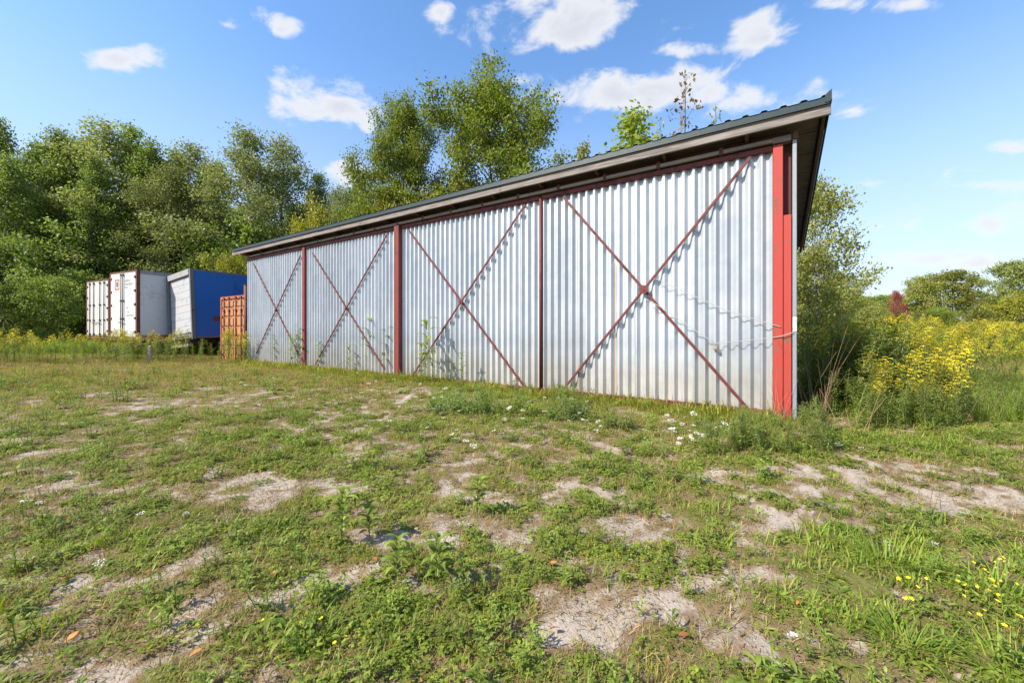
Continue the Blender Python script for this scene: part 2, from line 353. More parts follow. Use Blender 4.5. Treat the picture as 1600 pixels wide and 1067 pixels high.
# ------------------------------------------------------------------ shed
def wl(px, py, y=0.):
    """a point of the shed's front, in the shed's own frame (x along the front, z up)"""
    ray = Vector(((px-CX)/F, 1.)); t = (DW+y)/ray.dot(WN); q = ray*t-P0
    return (-(q.dot(WD)), y, EYE+(HY-py)/F*t)
shed = empty('shed', (P0.x, P0.y, 0), SHZ, 'long shed of silvery corrugated sliding doors with red X bracing under a sloping roof', 'shed')
RAILZ = 3.97
UB = [0, .922, 1.932, 3.017, 4.0]; XB = [-W*u for u in UB]
FB = 4.13; FY = -.33; SL = .298; RX0, RX1 = XB[4]-.68, .64
def under(y): return FB+.14-SL*(y-FY)          # height of the roof's underside
PITCH = .15
def sheet_mesh(n, z0, z1, flip=1):
    v = []; f = []; prof = []
    for i in range(n):
        o = i*PITCH; prof += [(o, -.056), (o+.03, -.056), (o+.075, 0), (o+.105, 0)]
    prof.append((n*PITCH, -.056))
    zs = [z0, z0+(z1-z0)*.33, z0+(z1-z0)*.66, z1]
    for z in zs: v += [(x, y*flip, z) for x, y in prof]
    m = len(prof)
    for k in range(3):
        for i in range(m-1): f.append((k*m+i, k*m+i+1, (k+1)*m+i+1, (k+1)*m+i))
    # thickness
    o = len(v); v += [(x, y+.003, z) for x, y, z in v]; f += [tuple(reversed([i+o for i in q])) for q in f]
    me = bpy.data.meshes.new('corrugated_sheet'); me.from_pydata(v, [], f); me.update(); me.materials.append(MATS['galvanised']); return me
BR = [((880, 308), (1172, 248), (878, 612), (1170, 640)), ((640, 362), (822, 320), (645, 588), (823, 609)),
      ((488, 395), (606, 367), (494, 569), (601, 577)), ((396, 412), (471, 399), (402, 552), (474, 569))]
sheets = {}
for k in range(4):
    x1 = XB[k]-(.0, .035, .1, .09)[k]; x0 = XB[k+1]+(.035, .1, .07, .0)[k]
    door = empty('sliding_door', (0, 0, 0)); door.parent = shed
    n = int((x1-x0)/PITCH); left = n; x = x0; j = 0; fx = (x1-x0)/(n*PITCH)
    while left > 0:
        c = min(6, left); key = c
        if key not in sheets: sheets[key] = sheet_mesh(c, .07, RAILZ-.045)
        s = obj('corrugated_sheet', sheets[key], None, door); s.location = (x, -.01-(j % 2)*.006, rnd.uniform(-.012, .012)); s.scale.x = fx; x += c*PITCH*fx; left -= c; j += 1
    MB().box(x0, x1, -.1, -.012, RAILZ-.075, RAILZ).build('top_rail', MATS['red_brace'], door, .004)
    MB().box(x0, x1, -.098, -.014, .035, .095).build('bottom_rail', MATS['red_brace'], door, .004)
    a, b, c, d = [wl(px, py, -.086) for px, py in BR[k]]
    w = .042
    MB().bar(a, d, w, .024, (0, 1, 0)).build('brace', MATS['red_brace'], door, .004)
    a2 = [(p[0], -.112, p[2]) for p in (b, c)]
    MB().bar(a2[0], a2[1], w, .024, (0, 1, 0)).build('brace', MATS['red_brace'], door, .004)
    # the crossing plate
    A = Vector((a[0], a[2])); D_ = Vector((d[0], d[2])); B_ = Vector((b[0], b[2])); C_ = Vector((c[0], c[2]))
    r = D_-A; s_ = C_-B_; tt = ((B_-A).x*s_.y-(B_-A).y*s_.x)/(r.x*s_.y-r.y*s_.x); H = A+r*tt
    rad = (.075, .06, .045, .035)[k]
    MB().tube([(H.x, -.138, H.y), (H.x, -.1255, H.y)], rad, 14).build('crossing_plate', MATS['red_brace'], door)
    MB().tube([(H.x, -.152, H.y), (H.x, -.1385, H.y)], .018, 6).build('bolt', MATS['rust_frame'], door)
for px, y0, y1 in ((962, 412, 622), (905, 570, 616)):
    p = wl(px, y0, -.04); q = wl(px, y1, -.04)
    MB().box(p[0]-.009, p[0]+.009, -.0745, -.0725, max(q[2], .1), p[2]).build('rust_streak', MATS['rust_run'], shed)
# posts
def post(x0, x1, y0, y1, z0, z1, mat, name='post'): return MB().box(x0, x1, y0, y1, z0, z1).build(name, MATS[mat], shed, .006)
post(XB[3]-.08, XB[3]+.06, -.13, .1, -.1, RAILZ+.0, 'red_post'); post(XB[2]-.09, XB[2]+.09, -.17, .1, -.1, RAILZ+.02, 'red_post')
MB().tube([(XB[1], -.085, -.05), (XB[1], -.085, RAILZ-.01)], .032, 10).build('meeting_post', MATS['red_brace'], shed, smooth=True)
post(.004, .125, -.125, .05, -.1, RAILZ-.01, 'red_paint', 'corner_board'); post(.128, .225, -.11, .05, -.1, 2.93, 'red_paint', 'corner_board')
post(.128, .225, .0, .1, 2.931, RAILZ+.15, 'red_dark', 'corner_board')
post(.235, .285, -.125, .1, -.1, 4.06, 'trim_grey', 'corner_trim')
post(.238, .283, -.137, -.1265, 1.25, 1.46, 'sticker', 'latch_plate')
post(.0, .22, -.15, -.02, RAILZ+.005, RAILZ+.09, 'wood_grey', 'block')
# header, door track and brackets, in lengths
xs = [XB[4], -12.6, -8.3, -4.1, .22]
for i in range(4):
    post(xs[i]+.003, xs[i+1]-.003, .0, .05, RAILZ-.12, 4.16, 'wood_brown', 'header_board')
    post(xs[i]+.002, xs[i+1]-.002, -.145, -.08, RAILZ+.03, RAILZ+.085, 'wood_track', 'door_track')
for i in range(19): post(XB[4]+.3+i*.93, XB[4]+.36+i*.93, -.1515, -.001, RAILZ+.01, RAILZ+.125, 'wood_brown', 'track_bracket')
# fascia in four boards
xs = [RX0, -14.2, -9.4, -4.7, RX1]
for i in range(4):
    b = MB().box(xs[i]+.003, xs[i+1]-.003, FY, FY+.038, FB, FB+.14).build('fascia_board', MATS['wood_grey'], shed, .004); b.location.z = (.0, .004, -.003, .002)[i]
# walls out of the front's sight
side = sheet_mesh(6, 0, 1)
def wall_sheet(x0, y0, x1, y1, zt0, zt1, name):
    n = int(math.hypot(x1-x0, y1-y0)/PITCH); mb = MB(); dx, dy = (x1-x0)/n, (y1-y0)/n; nn = Vector((dy, -dx)).normalized()
    for i in range(n):
        for a, b, o0, o1 in ((0, .35, .03, .03), (.35, .5, .03, 0), (.5, .85, 0, 0), (.85, 1, 0, .03)):
            p = [(x0+dx*(i+q)+nn.x*o, y0+dy*(i+q)+nn.y*o, zt0+(zt1-zt0)*(i+q)/n) for q, o in ((a, o0), (b, o1))]
            mb.add([(p[0][0], p[0][1], -.1), (p[1][0], p[1][1], -.1), p[1], p[0]], [(0, 1, 2, 3)])
    return mb.build(name, MATS['galvanised'], shed)
BY = 3.55
wall_sheet(.25, .1, .25, BY, under(.1)-.1, under(BY)-.1, 'side_wall'); wall_sheet(.25, BY, XB[4], BY, under(BY)-.1, under(BY)-.1, 'back_wall'); wall_sheet(XB[4], BY, XB[4], .02, under(BY)-.1, under(.02)-.1, 'side_wall')
# roof: ribbed panels on purlins and rafters
roof = empty('roof'); roof.parent = shed
RY0, RY1 = FY-.045, 3.87
def rib_panel(n, p=.225):
    mb = MB(); prof = []
    for i in range(n): o = i*p; prof += [(o, .0), (o+.125, 0), (o+.15, .026), (o+.2, .026), (o+.225, 0)]
    z = lambda y: under(y)+.075
    for y in (RY0, RY1): mb.v += [(x, y, z(y)+h) for x, h in prof]
    for y in (RY0, RY1): mb.v += [(x, y, z(y)+h-.003) for x, h in prof]
    m = len(prof)
    for i in range(m-1):
        if prof[i+1][0]-prof[i][0] < 1e-6: continue
        mb.f += [(i, i+1, m+i+1, m+i), (2*m+i+1, 2*m+i, 3*m+i, 3*m+i+1), (i, 2*m+i, 2*m+i+1, i+1)]
    return mb.mesh('roof_panel')
np_ = 4; pm = rib_panel(np_); pm.materials.append(MATS['roof_green']); XE = RX1-.02; x = XE; j = 0
while x > RX0+.3:
    x -= np_*.225; o = obj('roof_panel', pm, None, roof); o.location = (x, 0, .0015*(j % 2)); j += 1
MB().box(x, XE, RY0+.01, RY0+.022, FB+.135, under(RY0)+.074).build('eave_flashing', MATS['roof_green'], roof)
MB().bar((XE+.012, RY0, under(RY0)+.06), (XE+.012, RY1, under(RY1)+.06), .018, .1).build('rake_flashing', MATS['roof_green'], roof)
MB().add([(XE-.05, RY0, under(RY0)+.10), (XE+.02, RY0, under(RY0)+.16), (XE+.02, RY0+.5, under(RY0+.5)+.15), (XE-.05, RY0+.5, under(RY0+.5)+.1),
          (XE-.05, RY0, under(RY0)+.0), (XE+.02, RY0, under(RY0)+.0), (XE+.02, RY0+.5, under(RY0+.5)+.0), (XE-.05, RY0+.5, under(RY0+.5)+.0)],
         [(0, 3, 2, 1), (0, 1, 5, 4), (1, 2, 6, 5), (2, 3, 7, 6), (3, 0, 4, 7)]).build('ridge_cap', MATS['roof_green'], roof)
for i in range(9):
    y = FY+.07+i*.46; MB().add([(x_, y_, under(y_)+dz) for x_ in (RX0+.03, RX1-.1) for y_ in (y, y+.43) for dz in (.035+.006*(i % 2), .068)],
        [(0, 1, 3, 2), (4, 6, 7, 5), (0, 4, 5, 1), (2, 3, 7, 6), (0, 2, 6, 4), (1, 5, 7, 3)]).build('roof_board', MATS['wood_dark'], roof)
for i in range(16):
    xx = XB[4]+.1+i*1.17
    if xx > .2: continue
    MB().bar((xx, FY+.04, under(FY+.04)-.035), (xx, BY, under(BY)-.035), .045, .12).build('rafter', MATS['wood_brown'], roof)
MB().bar((RX1-.06, FY+.06, under(FY+.06)-.005), (RX1-.06, RY1-.05, under(RY1-.05)-.005), .035, .09).build('fly_rafter', MATS['wood_brown'], roof)
# ropes and padlock
def rope(pts, label, r=.0056):
    P = [wl(px, py, y) for px, py, y in pts]; Q = []
    for i in range(len(P)-1):
        for k in range(6):
            t = k/6; Q.append(tuple(P[i][c]*(1-t)+P[i+1][c]*t for c in range(3)))
    Q.append(P[-1]); M_ = shed.matrix_basis.copy()
    mw = Matrix.Translation((P0.x, P0.y, 0)) @ Matrix.Rotation(SHZ, 4, 'Z')
    o = MB().tube([mw @ Vector(q) for q in Q], r, 6).build('rope', MATS['rope'], None, smooth=True); tag(o, label, 'rope'); return mw
mw = rope([(1026, 436, -.17), (1076, 459, -.13), (1133, 484, -.13), (1206, 507, -.14), (1220, 511, -.135)], 'upper white rope running from the bracing down to the red corner board')
rope([(1009, 467, -.2), (1040, 484, -.17), (1080, 512, -.14), (1117, 536, -.13)], 'white rope hanging from the crossing plate down to the padlock', .0056)
rope([(1117, 536, -.13), (1159, 533, -.13), (1203, 528, -.14), (1222, 525, -.145), (1240, 519, -.145)], 'pale rope stretched from the padlock round the red corner board', .005)
pl = empty('padlock', mw @ Vector(wl(1117, 540, -.115)), SHZ, 'small brass padlock joining the ropes on the corrugated door', 'padlock')
MB().box(-.03, .03, -.012, .012, -.06, -.005).build('body', MATS['brass'], pl, .005)
MB().tube([(.02*math.cos(a), 0, -.005+.03*math.sin(a)) for a in [PI*i/8 for i in range(9)]], .005, 6).build('shackle', MATS['trim_grey'], pl)

# ------------------------------------------------------------------ container and trailers
def frame_at(name, p, xdir, label, cat, group=None, roll=0):
    a = math.atan2(xdir[1], xdir[0]); e = empty(name, (p[0], p[1], 0), 0, label, cat, group)
    e.rotation_euler = (0, roll, a); return e
q = P0+WD*(W*4.055); ct = frame_at('shipping_container', (q.x, q.y), tuple(-WD), 'rusty orange shipping container with four locking bars beside the shed', 'container')
CW, CH, CLn = 2.44, 2.62, 6.05
def part(t, name, mat, *boxes, bevel=.005):
    m = MB()
    for b in boxes: m.box(*b)
    return m.build(name, MATS[mat], t, bevel)
for x in (-CW, -.1): part(ct, 'corner_post', 'orange_dark', (x, x+.1, 0, .12, 0, CH))
part(ct, 'header', 'orange_dark', (-CW+.1, -.1, 0, .1, CH-.11, CH)); part(ct, 'sill', 'orange_dark', (-CW+.1, -.1, 0, .1, .0, .14))
part(ct, 'roof', 'orange_dark', (-CW+.02, -.02, .12, CLn, CH-.06, CH-.01)); part(ct, 'floor', 'orange_dark', (-CW+.02, -.02, .12, CLn, .02, .12))
for x in (-CW+.03, -.05):
    m = MB(); n = 38
    for i in range(n):
        y = .12+i*(CLn-.12)/n; dy = (CLn-.12)/n; o = .02 if i % 2 else 0
        m.box(x+o, x+o+.012, y, y+dy, .12, CH-.06)
    m.build('side_panel', MATS['orange_panel'], ct)
for dx in (-CW+.105, -CW/2+.005):
    d = part(ct, 'door', 'orange_panel', (dx, dx+CW/2-.11, .045, .07, .15, CH-.12))
    z = .2
    for hgt in (.34, .36, .34, .36, .34, .28):
        part(d, 'panel_rib', 'orange_panel', (dx+.04, dx+CW/2-.15, .012, .044, z+.04, z+hgt-.02)); z += hgt+.045
    for bx in (dx+.3, dx+.78):
        MB().tube([(bx, -.02, .05), (bx, -.02, CH-.03)], .024, 8).build('locking_bar', MATS['bar_dark'], d, smooth=True)
        for z in (1.0, 2.0, CH-.1): part(d, 'bar_bracket', 'bar_dark', (bx-.05, bx+.05, -.05, .012, z, z+.06))
    hx = dx-.02 if dx < -1.3 else dx+CW/2-.13
    for z in (.4, 1.1, 1.7, 2.3): part(d, 'hinge', 'orange_dark', (hx, hx+.06, -.015, .012, z, z+.1))
q = P0+WD*(W*4.03)-WN*.06; pp = empty('steel_post', (q.x, q.y, 0), 0, 'dark red steel post standing between the orange container and the shed', 'post')
MB().tube([(0, 0, -.1), (0, 0, 2.98)], .075, 12).build('pipe', MATS['red_dark'] if 0 else MATS['rust_frame'], pp, smooth=True)
MB().tube([(0, 0, 2.981), (0, 0, 3.0)], .082, 12).build('cap', MATS['rust_frame'], pp)

def wheels(t, w, ys, z=.5):
    for y in ys:
        for x in (-w+.28, -.28):
            wh = MB().tube([(x-.24, y, z), (x-.2, y, z), (x+.2, y, z), (x+.24, y, z)], [.44, .5, .5, .44], 24).build('wheel', MATS['tyre'], t, smooth=False)
            MB().tube([(x-.245, y, z), (x+.245, y, z)], .24, 16).build('rim', MATS['grey_frame'], wh)
        MB().tube([(-w+.28, y, z), (-.28, y, z)], .07, 8).build('axle', MATS['dark_steel'], t)
def van_trailer(p, xd, label, w, zf, zt, ln, nbars, emblem):
    t = frame_at('trailer', p, xd, label, 'trailer')
    part(t, 'body', 'white_panel', (-w+.02, -.02, .09, ln, zf+.14, zt-.03)); part(t, 'roof', 'trim_grey', (-w+.01, -.01, .09, ln+.01, zt-.028, zt))
    part(t, 'bottom_rail', 'trim_grey', (-.06, -.004, .13, ln, zf-.03, zf+.138)); part(t, 'bottom_rail', 'trim_grey', (-w+.004, -w+.06, .13, ln, zf-.03, zf+.138))
    part(t, 'top_rail', 'trim_grey', (-.06, -.006, .13, ln, zt-.16, zt-.032))
    part(t, 'reflector_strip', 'red_mark', (-.003, .002, .3, 1.2, zf+.02, zf+.1), bevel=0)
    for y in np.arange(1.4, ln, 1.25): part(t, 'seam', 'trim_grey', (-.02, -.014, y, y+.03, zf+.14, zt-.162), bevel=0)
    fr = .11
    for x in (-w, -fr): part(t, 'rear_post', 'rust_frame', (x, x+fr, 0, .125, zf-.08, zt+.01))
    part(t, 'rear_header', 'rust_frame', (-w+fr, -fr, 0, .1, zt-.07, zt+.008)); part(t, 'rear_sill', 'rust_frame', (-w+fr, -fr, -.01, .1, zf-.1, zf+.06))
    dw = (w-2*fr)/2
    for i in range(2):
        x0 = -w+fr+i*dw; d = part(t, 'rear_door', 'door_white', (x0+.008, x0+dw-.008, .0, .06, zf+.065, zt-.075))
        for z in np.linspace(zf+.25, zt-.35, 5):
            hx = x0-.03 if i == 0 else x0+dw-.1
            part(d, 'hinge', 'rust_frame', (hx, hx+.13, -.03, -.002, z, z+.1))
        bxs = ([x0+dw-.1] if i == 0 else [x0+.1]) if nbars == 2 else [x0+dw*.32, x0+dw*.72]
        for bx in bxs:
            MB().tube([(bx, -.04, zf-.03), (bx, -.04, zt-.03)], .02, 8).build('locking_bar', MATS['grey_frame'], d, smooth=True)
            for z in (zf+.1, zf+(zt-zf)*.28, zf+(zt-zf)*.55, zt-.2): part(d, 'bar_bracket', 'dark_steel', (bx-.05, bx+.05, -.065, -.002, z, z+.07))
        hb = bxs[-1 if i == 0 else 0]; part(d, 'handle', 'dark_steel', (hb-.3 if i else hb-.1, hb+.1 if i else hb+.3, -.085, -.066, zf+.72, zf+.76))
        if emblem and i == 0:
            ex, ez = x0+.42, zt-.85
            part(d, 'emblem', 'red_mark', (ex, ex+.42, -.004, -.001, ez, ez+.06), (ex, ex+.42, -.004, -.001, ez+.44, ez+.5), (ex, ex+.06, -.004, -.001, ez+.06, ez+.44), (ex+.36, ex+.42, -.004, -.001, ez+.06, ez+.44), bevel=0)
            MB().add([(ex+.12, -.004, ez+.38), (ex+.12, -.004, ez+.2), (ex+.21, -.004, ez+.1), (ex+.3, -.004, ez+.2), (ex+.3, -.004, ez+.38)], [(0, 1, 2, 3, 4)]).build('shield', MATS['ink'], d)
        if emblem and i == 1:
            rr = random.Random(4)
            for z, n, hh in ((zt-.5, 6, .1), (zt-.66, 8, .09), (zt-.8, 3, .07), (zt-1.75, 2, .05), (zt-1.95, 3, .05), (zt-2.1, 8, .05)):
                m = MB(); x = x0+.2 if z > zt-1 else x0+.35
                for k in range(n):
                    wd = rr.uniform(.05, .075); m.box(x, x+.018, -.004, -.001, z, z+hh)
                    if rr.random() < .7: m.box(x+.019, x+wd, -.004, -.001, z+hh-.02, z+hh)
                    if rr.random() < .6: m.box(x+.019, x+wd, -.004, -.001, z, z+.018)
                    if rr.random() < .5: m.box(x+.019, x+wd*.9, -.004, -.001, z+hh*.42, z+hh*.58)
                    x += wd+.03
                m.build('lettering', MATS['ink'], d)
    part(t, 'underride_guard', 'rust_frame', (-w+.2, -.2, .05, .12, .45, .55), *[(x, x+.06, .05, .12, .55, zf-.1) for x in (-w*.72, -w*.3)])
    part(t, 'chassis', 'dark_steel', (-w+.75, -w+.9, .2, ln-.2, zf-.3, zf-.02), (-.9, -.75, .2, ln-.2, zf-.3, zf-.02))
    wheels(t, w, (1.5, 2.75)); part(t, 'landing_leg', 'dark_steel', (-w+.5, -w+.62, ln-1.6, ln-1.48, 0, zf-.02), (-.62, -.5, ln-1.6, ln-1.48, 0, zf-.02))
    return t
van_trailer((-17.25, 17.65), (.91, -.415), 'white box trailer with rusty rear frame, red emblem and small lettering on its doors', 2.6, .84, 3.98, 9, 2, True)
van_trailer((-21.0, 20.0), (.91, -.415), 'white box trailer with four upright locking bars and no emblem on its doors', 2.6, .86, 3.86, 9, 4, False)
bt = frame_at('trailer', (-14.28, 17.2), (.87, -.5), 'blue box trailer with peeling white roll-up rear door, leaning to one side', 'trailer', roll=R(-5.0))
w, zf, zt, ln = 2.55, .95, 4.03, 8.5
part(bt, 'body', 'blue_panel', (-w+.02, -.02, .16, ln, zf, zt-.02)); part(bt, 'roof', 'grey_frame', (-w+.01, -.01, .16, ln, zt-.018, zt))
part(bt, 'top_rail', 'grey_frame', (-.05, -.005, .16, ln, zt-.09, zt-.022)); part(bt, 'bottom_rail', 'grey_frame', (-.05, -.004, .16, ln, zf-.08, zf-.002))
part(bt, 'rear_post', 'grey_frame', (-w, -w+.2, 0, .15, zf-.12, zt)); part(bt, 'rear_post', 'grey_frame', (-.11, 0, 0, .15, zf-.12, zt+.01))
part(bt, 'rear_header', 'beam_grey', (-w+.2, -.112, -.02, .13, zt-.27, zt))
dr = empty('roll_up_door'); dr.parent = bt; z = zf+.2; nsl = 8; hs = (zt-.29-z)/nsl
for i in range(nsl): part(dr, 'door_slat', 'peeled_door', (-w+.215, -.125, .07+.002*(i % 2), .1, z+i*hs+.003, z+(i+1)*hs-.003))
part(bt, 'rear_sill', 'beam_grey', (-w+.2, -.112, -.03, .12, zf-.05, zf+.12)); part(bt, 'tail_light_bar', 'dark_steel', (-w*.6, -.2, -.045, -.031, zf-.02, zf+.08))
part(bt, 'bumper', 'beam_grey', (-w+.3, -.3, -.06, .06, .52, .64), (-w*.75, -w*.75+.06, -.0, .06, .64, zf-.05), (-w*.28, -w*.28+.06, -.0, .06, .64, zf-.05))
part(bt, 'scrape_patch', 'beam_grey', (-.019, -.0165, 1.1, 1.75, zf+.62, zf+.95), bevel=0); part(bt, 'scrape_patch', 'rust_frame', (-.0185, -.0162, .85, 1.2, zf+.7, zf+.92), bevel=0)
part(bt, 'chassis', 'dark_steel', (-w+.75, -w+.9, .2, ln-.2, zf-.32, zf-.001), (-.9, -.75, .2, ln-.2, zf-.32, zf-.001)); wheels(bt, w, (1.6, 2.8))
# ramp planks behind the blue trailer
for (a, b, l) in (((-16.6, 16.0, .12), (-14.9, 17.0, .95), 'weathered plank leaning up to the blue trailer sill'), ((-16.9, 15.7, .3), (-15.1, 16.7, .8), 'lower weathered plank sloping through the goldenrod by the trailers')):
    tag(MB().bar(a, b, .22, .045).build('plank', MATS['wood_pale'], None, .005), l, 'plank')
tag(MB().box(-14.15, -14.03, 14.9, 15.02, -.1, .62).build('wooden_stake', MATS['wood_pale'], None, .01), 'short pale wooden stake in the grass before the blue trailer', 'stake')

# ------------------------------------------------------------------ trees
def leafcloud(C, N_, ls, rg, down=.35, asp=.62):
    """N_ pointed leaves at the points C"""
    d = rg.normal(size=(N_, 3)); d[:, 2] -= down; d /= np.linalg.norm(d, axis=1)[:, None]
    u = rg.normal(size=(N_, 3)); u[:, 2] += .9; s = np.cross(d, u); s /= np.linalg.norm(s, axis=1)[:, None]
    l = (ls*rg.uniform(.65, 1.3, N_))[:, None]; nrm = np.cross(s, d)
    mid = C+d*l*.45+nrm*l*.06
    V = np.stack([C, mid+s*l*asp*.5, C+d*l, mid-s*l*asp*.5], 1).reshape(-1, 3)
    return V, np.arange(N_*4).reshape(-1, 4)
def tree_proto(seed, h, cb, Rr, nl, ls, nprim, prof, sig, up=.7, trunk_r=.011, nsec=5):
    rg = np.random.default_rng(seed); rn = random.Random(seed); mb = MB(); clumps = []
    tp = [Vector((0, 0, -.15))]; dx = dy = 0
    for i in range(1, 9):
        dx += rn.uniform(-1, 1)*h*.012; dy += rn.uniform(-1, 1)*h*.012; tp.append(Vector((dx, dy, h*.97*i/8)))
    mb.tube(tp, [h*trunk_r*(1-.93*(i/8)**.9)+.004 for i in range(9)], 8)
    def tpt(t):
        k = min(7.999, t*8); i = int(k); return tp[i].lerp(tp[i+1], k-i)
    ga = rn.uniform(0, 6)
    for i in range(nprim):
        tt = (i+rn.random())/nprim; t = cb+(1-cb)*tt*.97; ga += 2.4+rn.uniform(-.5, .5)
        Lg = Rr*prof(tt)*rn.uniform(.62, 1.18); o = tpt(t); e = up*(.35+.9*tt)+rn.uniform(-.2, .25)
        d = Vector((math.cos(ga)*math.cos(e), math.sin(ga)*math.cos(e), math.sin(e)))
        P = [o]; 
        for k in range(3): P.append(P[-1]+(d+Vector((rn.uniform(-.2, .2), rn.uniform(-.2, .2), .14*k+rn.uniform(-.1, .15)))).normalized()*Lg/3)
        r0 = h*trunk_r*.42*(1-.7*tt); mb.tube(P, [r0, r0*.7, r0*.4, r0*.12], 5, False)
        wl_ = .15+.85*Lg/Rr; clumps.append((P[-1], wl_))
        for s in range(nsec):
            f = rn.uniform(.28, 1.); k = min(2.999, f*3); q = P[int(k)].lerp(P[int(k)+1], k-int(k))
            sdv = (d+Vector((rn.gauss(0, .8), rn.gauss(0, .8), rn.gauss(.15, .6)))).normalized(); sl = Lg*rn.uniform(.2, .42)+.04*Rr
            m1 = q+sdv*sl*.55; m2 = q+sdv*sl+Vector((0, 0, rn.uniform(-.1, .15)*sl)); mb.tube([q, m1, m2], [r0*.3, r0*.2, r0*.05], 4, False)
            clumps.append((m1, .6*wl_)); clumps.append((m2, 1.2*wl_))
    wts = np.array([c[1]*rn.uniform(.4, 1.6) for c in clumps]); wts /= wts.sum(); idx = rg.choice(len(clumps), nl, p=wts)
    cp = np.array([tuple(c[0]) for c in clumps])[idx]; off = rg.normal(size=(nl, 3))*sig; off[:, 2] *= .65
    V, Q = leafcloud(cp+off, nl, ls, rg)
    return mb.mesh('trunk', smooth=True), np_mesh('crown', V, Q), h
rnd_prof = lambda t: max(.12, math.sin(PI*(.14+.82*t))**.75)
top_prof = lambda t: max(.1, math.sin(PI*(.22+.76*t))**.8*(1.15-.6*t))
col_prof = lambda t: max(.15, (1-t)**.45*(.55+.9*min(1, t*3)*.5))
KIND = {
 'aspen': [tree_proto(s, 15, .2, 3.2, 20000, .14, 34, top_prof, .33, .8) for s in (1, 2)],
 'maple': [tree_proto(s, 15, .05, 3.4, 25000, .16, 46, top_prof, .29, .85) for s in (3, 4, 15)],
 'poplar': [tree_proto(s, 15, .12, 4.6, 74000, .15, 60, rnd_prof, .33, .75) for s in (5, 6)],
 'bush': [tree_proto(s, 4, .02, 1.9, 9000, .12, 26, rnd_prof, .19, .7) for s in (7, 8)],
 'sapling': [tree_proto(9, 8, .3, 1.1, 330, .13, 16, col_prof, .1, 1.1, .006)],
 'young': [tree_proto(10, 8, .2, 1.5, 5000, .13, 26, col_prof, .16, 1.0, .008)],
 'willow': [tree_proto(12, 5, .03, 1.7, 13000, .085, 40, rnd_prof, .15, 1.0, .008)],
 'round': [tree_proto(s, 9, .02, 4.2, 15000, .26, 40, rnd_prof, .36, .6) for s in (13, 14)],
}
MESHED = {}
def tree(kind, var, px, top, Z, label, group=None, mat='leaf_maple', bk='bark_grey', wide=1., cat='tree', name='tree', base=None):
    tm, cm, h = KIND[kind][var % len(KIND[kind])]; x = at(px, Z); b = float(gh(x, Z)); hh = EYE+(HY-top)/F*Z-b; s = hh/h
    t = empty(name, (x, Z, b), rnd.uniform(0, 6.28), label, cat, group); t.scale = (s*wide, s*wide, s)
    for nm, me, m in (('trunk', tm, bk), ('crown', cm, mat)):
        key = (me.name, m)
        if key not in MESHED:
            k = me if not me.materials else me.copy(); k.materials.clear(); k.materials.append(MATS[m]); MESHED[key] = k
        obj(nm, MESHED[key], None, t)
    return t
LW = 'tall leafy woodland tree in the dense row behind the white trailers'; LA = 'slender open aspen with pale trunk in the wood behind the trailers'
for i, (px, top, Z) in enumerate([(0, 175, 27), (-90, 165, 27), (62, 212, 30), (112, 205, 33), (205, 186, 31), (258, 222, 34), (345, 245, 37), (490, 258, 34), (560, 275, 36), (150, 240, 27), (-170, 170, 30), (30, 235, 25), (85, 190, 28), (135, 200, 29), (235, 205, 29), (320, 250, 33), (-45, 190, 25)]):
    tree('maple', i, px, top, Z, LW, 'woodland trees behind the trailers', wide=.85)
for i, (px, top, Z, l) in enumerate([(166, 180, 29, 'tall aspen topping the wood straight above the two white trailers'), (298, 220, 31, 'pale trunked aspen in the wood above the blue trailer'), (388, 190, 30, 'large airy aspen above the far low end of the shed roof'),
                                    (440, 205, 32, 'aspen joined to the large airy one on its poplar side'), (262, 250, 28, 'shorter aspen before the wood between white and blue trailers'), (530, 285, 31, 'low aspen in the gap between the wood and the tall poplars')]):
    tree('aspen', i, px, top, Z, l, 'aspens in the wood behind the trailers', 'leaf_aspen', 'bark_aspen', wide=1.15)
for i, (px, top, Z) in enumerate([(40, 300, 38), (130, 280, 40), (220, 290, 39), (310, 300, 41), (400, 290, 40), (460, 320, 38), (-40, 280, 38), (520, 330, 42), (590, 330, 40)]):
    tree('maple', i+1, px, top, Z, 'deeper woodland tree half hidden behind the front row of trees', 'trees deeper in the wood', wide=1.3)
for i, (px, top, Z) in enumerate([(-20, 400, 23), (40, 385, 24), (95, 405, 25), (130, 370, 27), (180, 385, 29), (240, 380, 30), (300, 370, 30), (345, 385, 29), (-90, 390, 23), (70, 440, 22), (10, 455, 21), (395, 360, 30), (-55, 430, 22), (110, 430, 24), (60, 360, 27), (155, 350, 30), (210, 360, 31), (-120, 420, 24)]):
    tree('bush', i, px, top, Z, 'dark green undergrowth bush at the foot of the wood', 'undergrowth bushes below the wood', 'leaf_maple', wide=.85, cat='bush', name='bush')
tree('poplar', 0, 772, 150, 22, 'tallest broad poplar rising behind the middle of the shed roof', None, 'leaf_poplar', wide=1.0)
tree('poplar', 1, 632, 182, 23, 'second tall poplar with bare inner branches behind the shed roof', None, 'leaf_poplar', wide=.72)
tree('poplar', 1, 575, 330, 25, 'low poplar beside the two tall ones behind the shed roof', None, 'leaf_poplar', wide=1.0)
for px, top, Z, l in ((720, 300, 20, 'yellow green bush below the tallest poplar behind the roof'), (612, 322, 21, 'yellow green bush below the second poplar behind the roof'), (492, 338, 24, 'yellow bush rising over the shed roof before the aspens'), (415, 400, 22, 'bright yellow green bush over the blue trailer by the far roof end'),
                      (665, 335, 19, 'small yellowing bush between the two poplars above the roof'), (355, 408, 24, 'low yellow green bush above the blue trailer roof')):
    tree('bush', px, px, top, Z, l, None, 'leaf_yellow', wide=.5, cat='bush', name='bush')
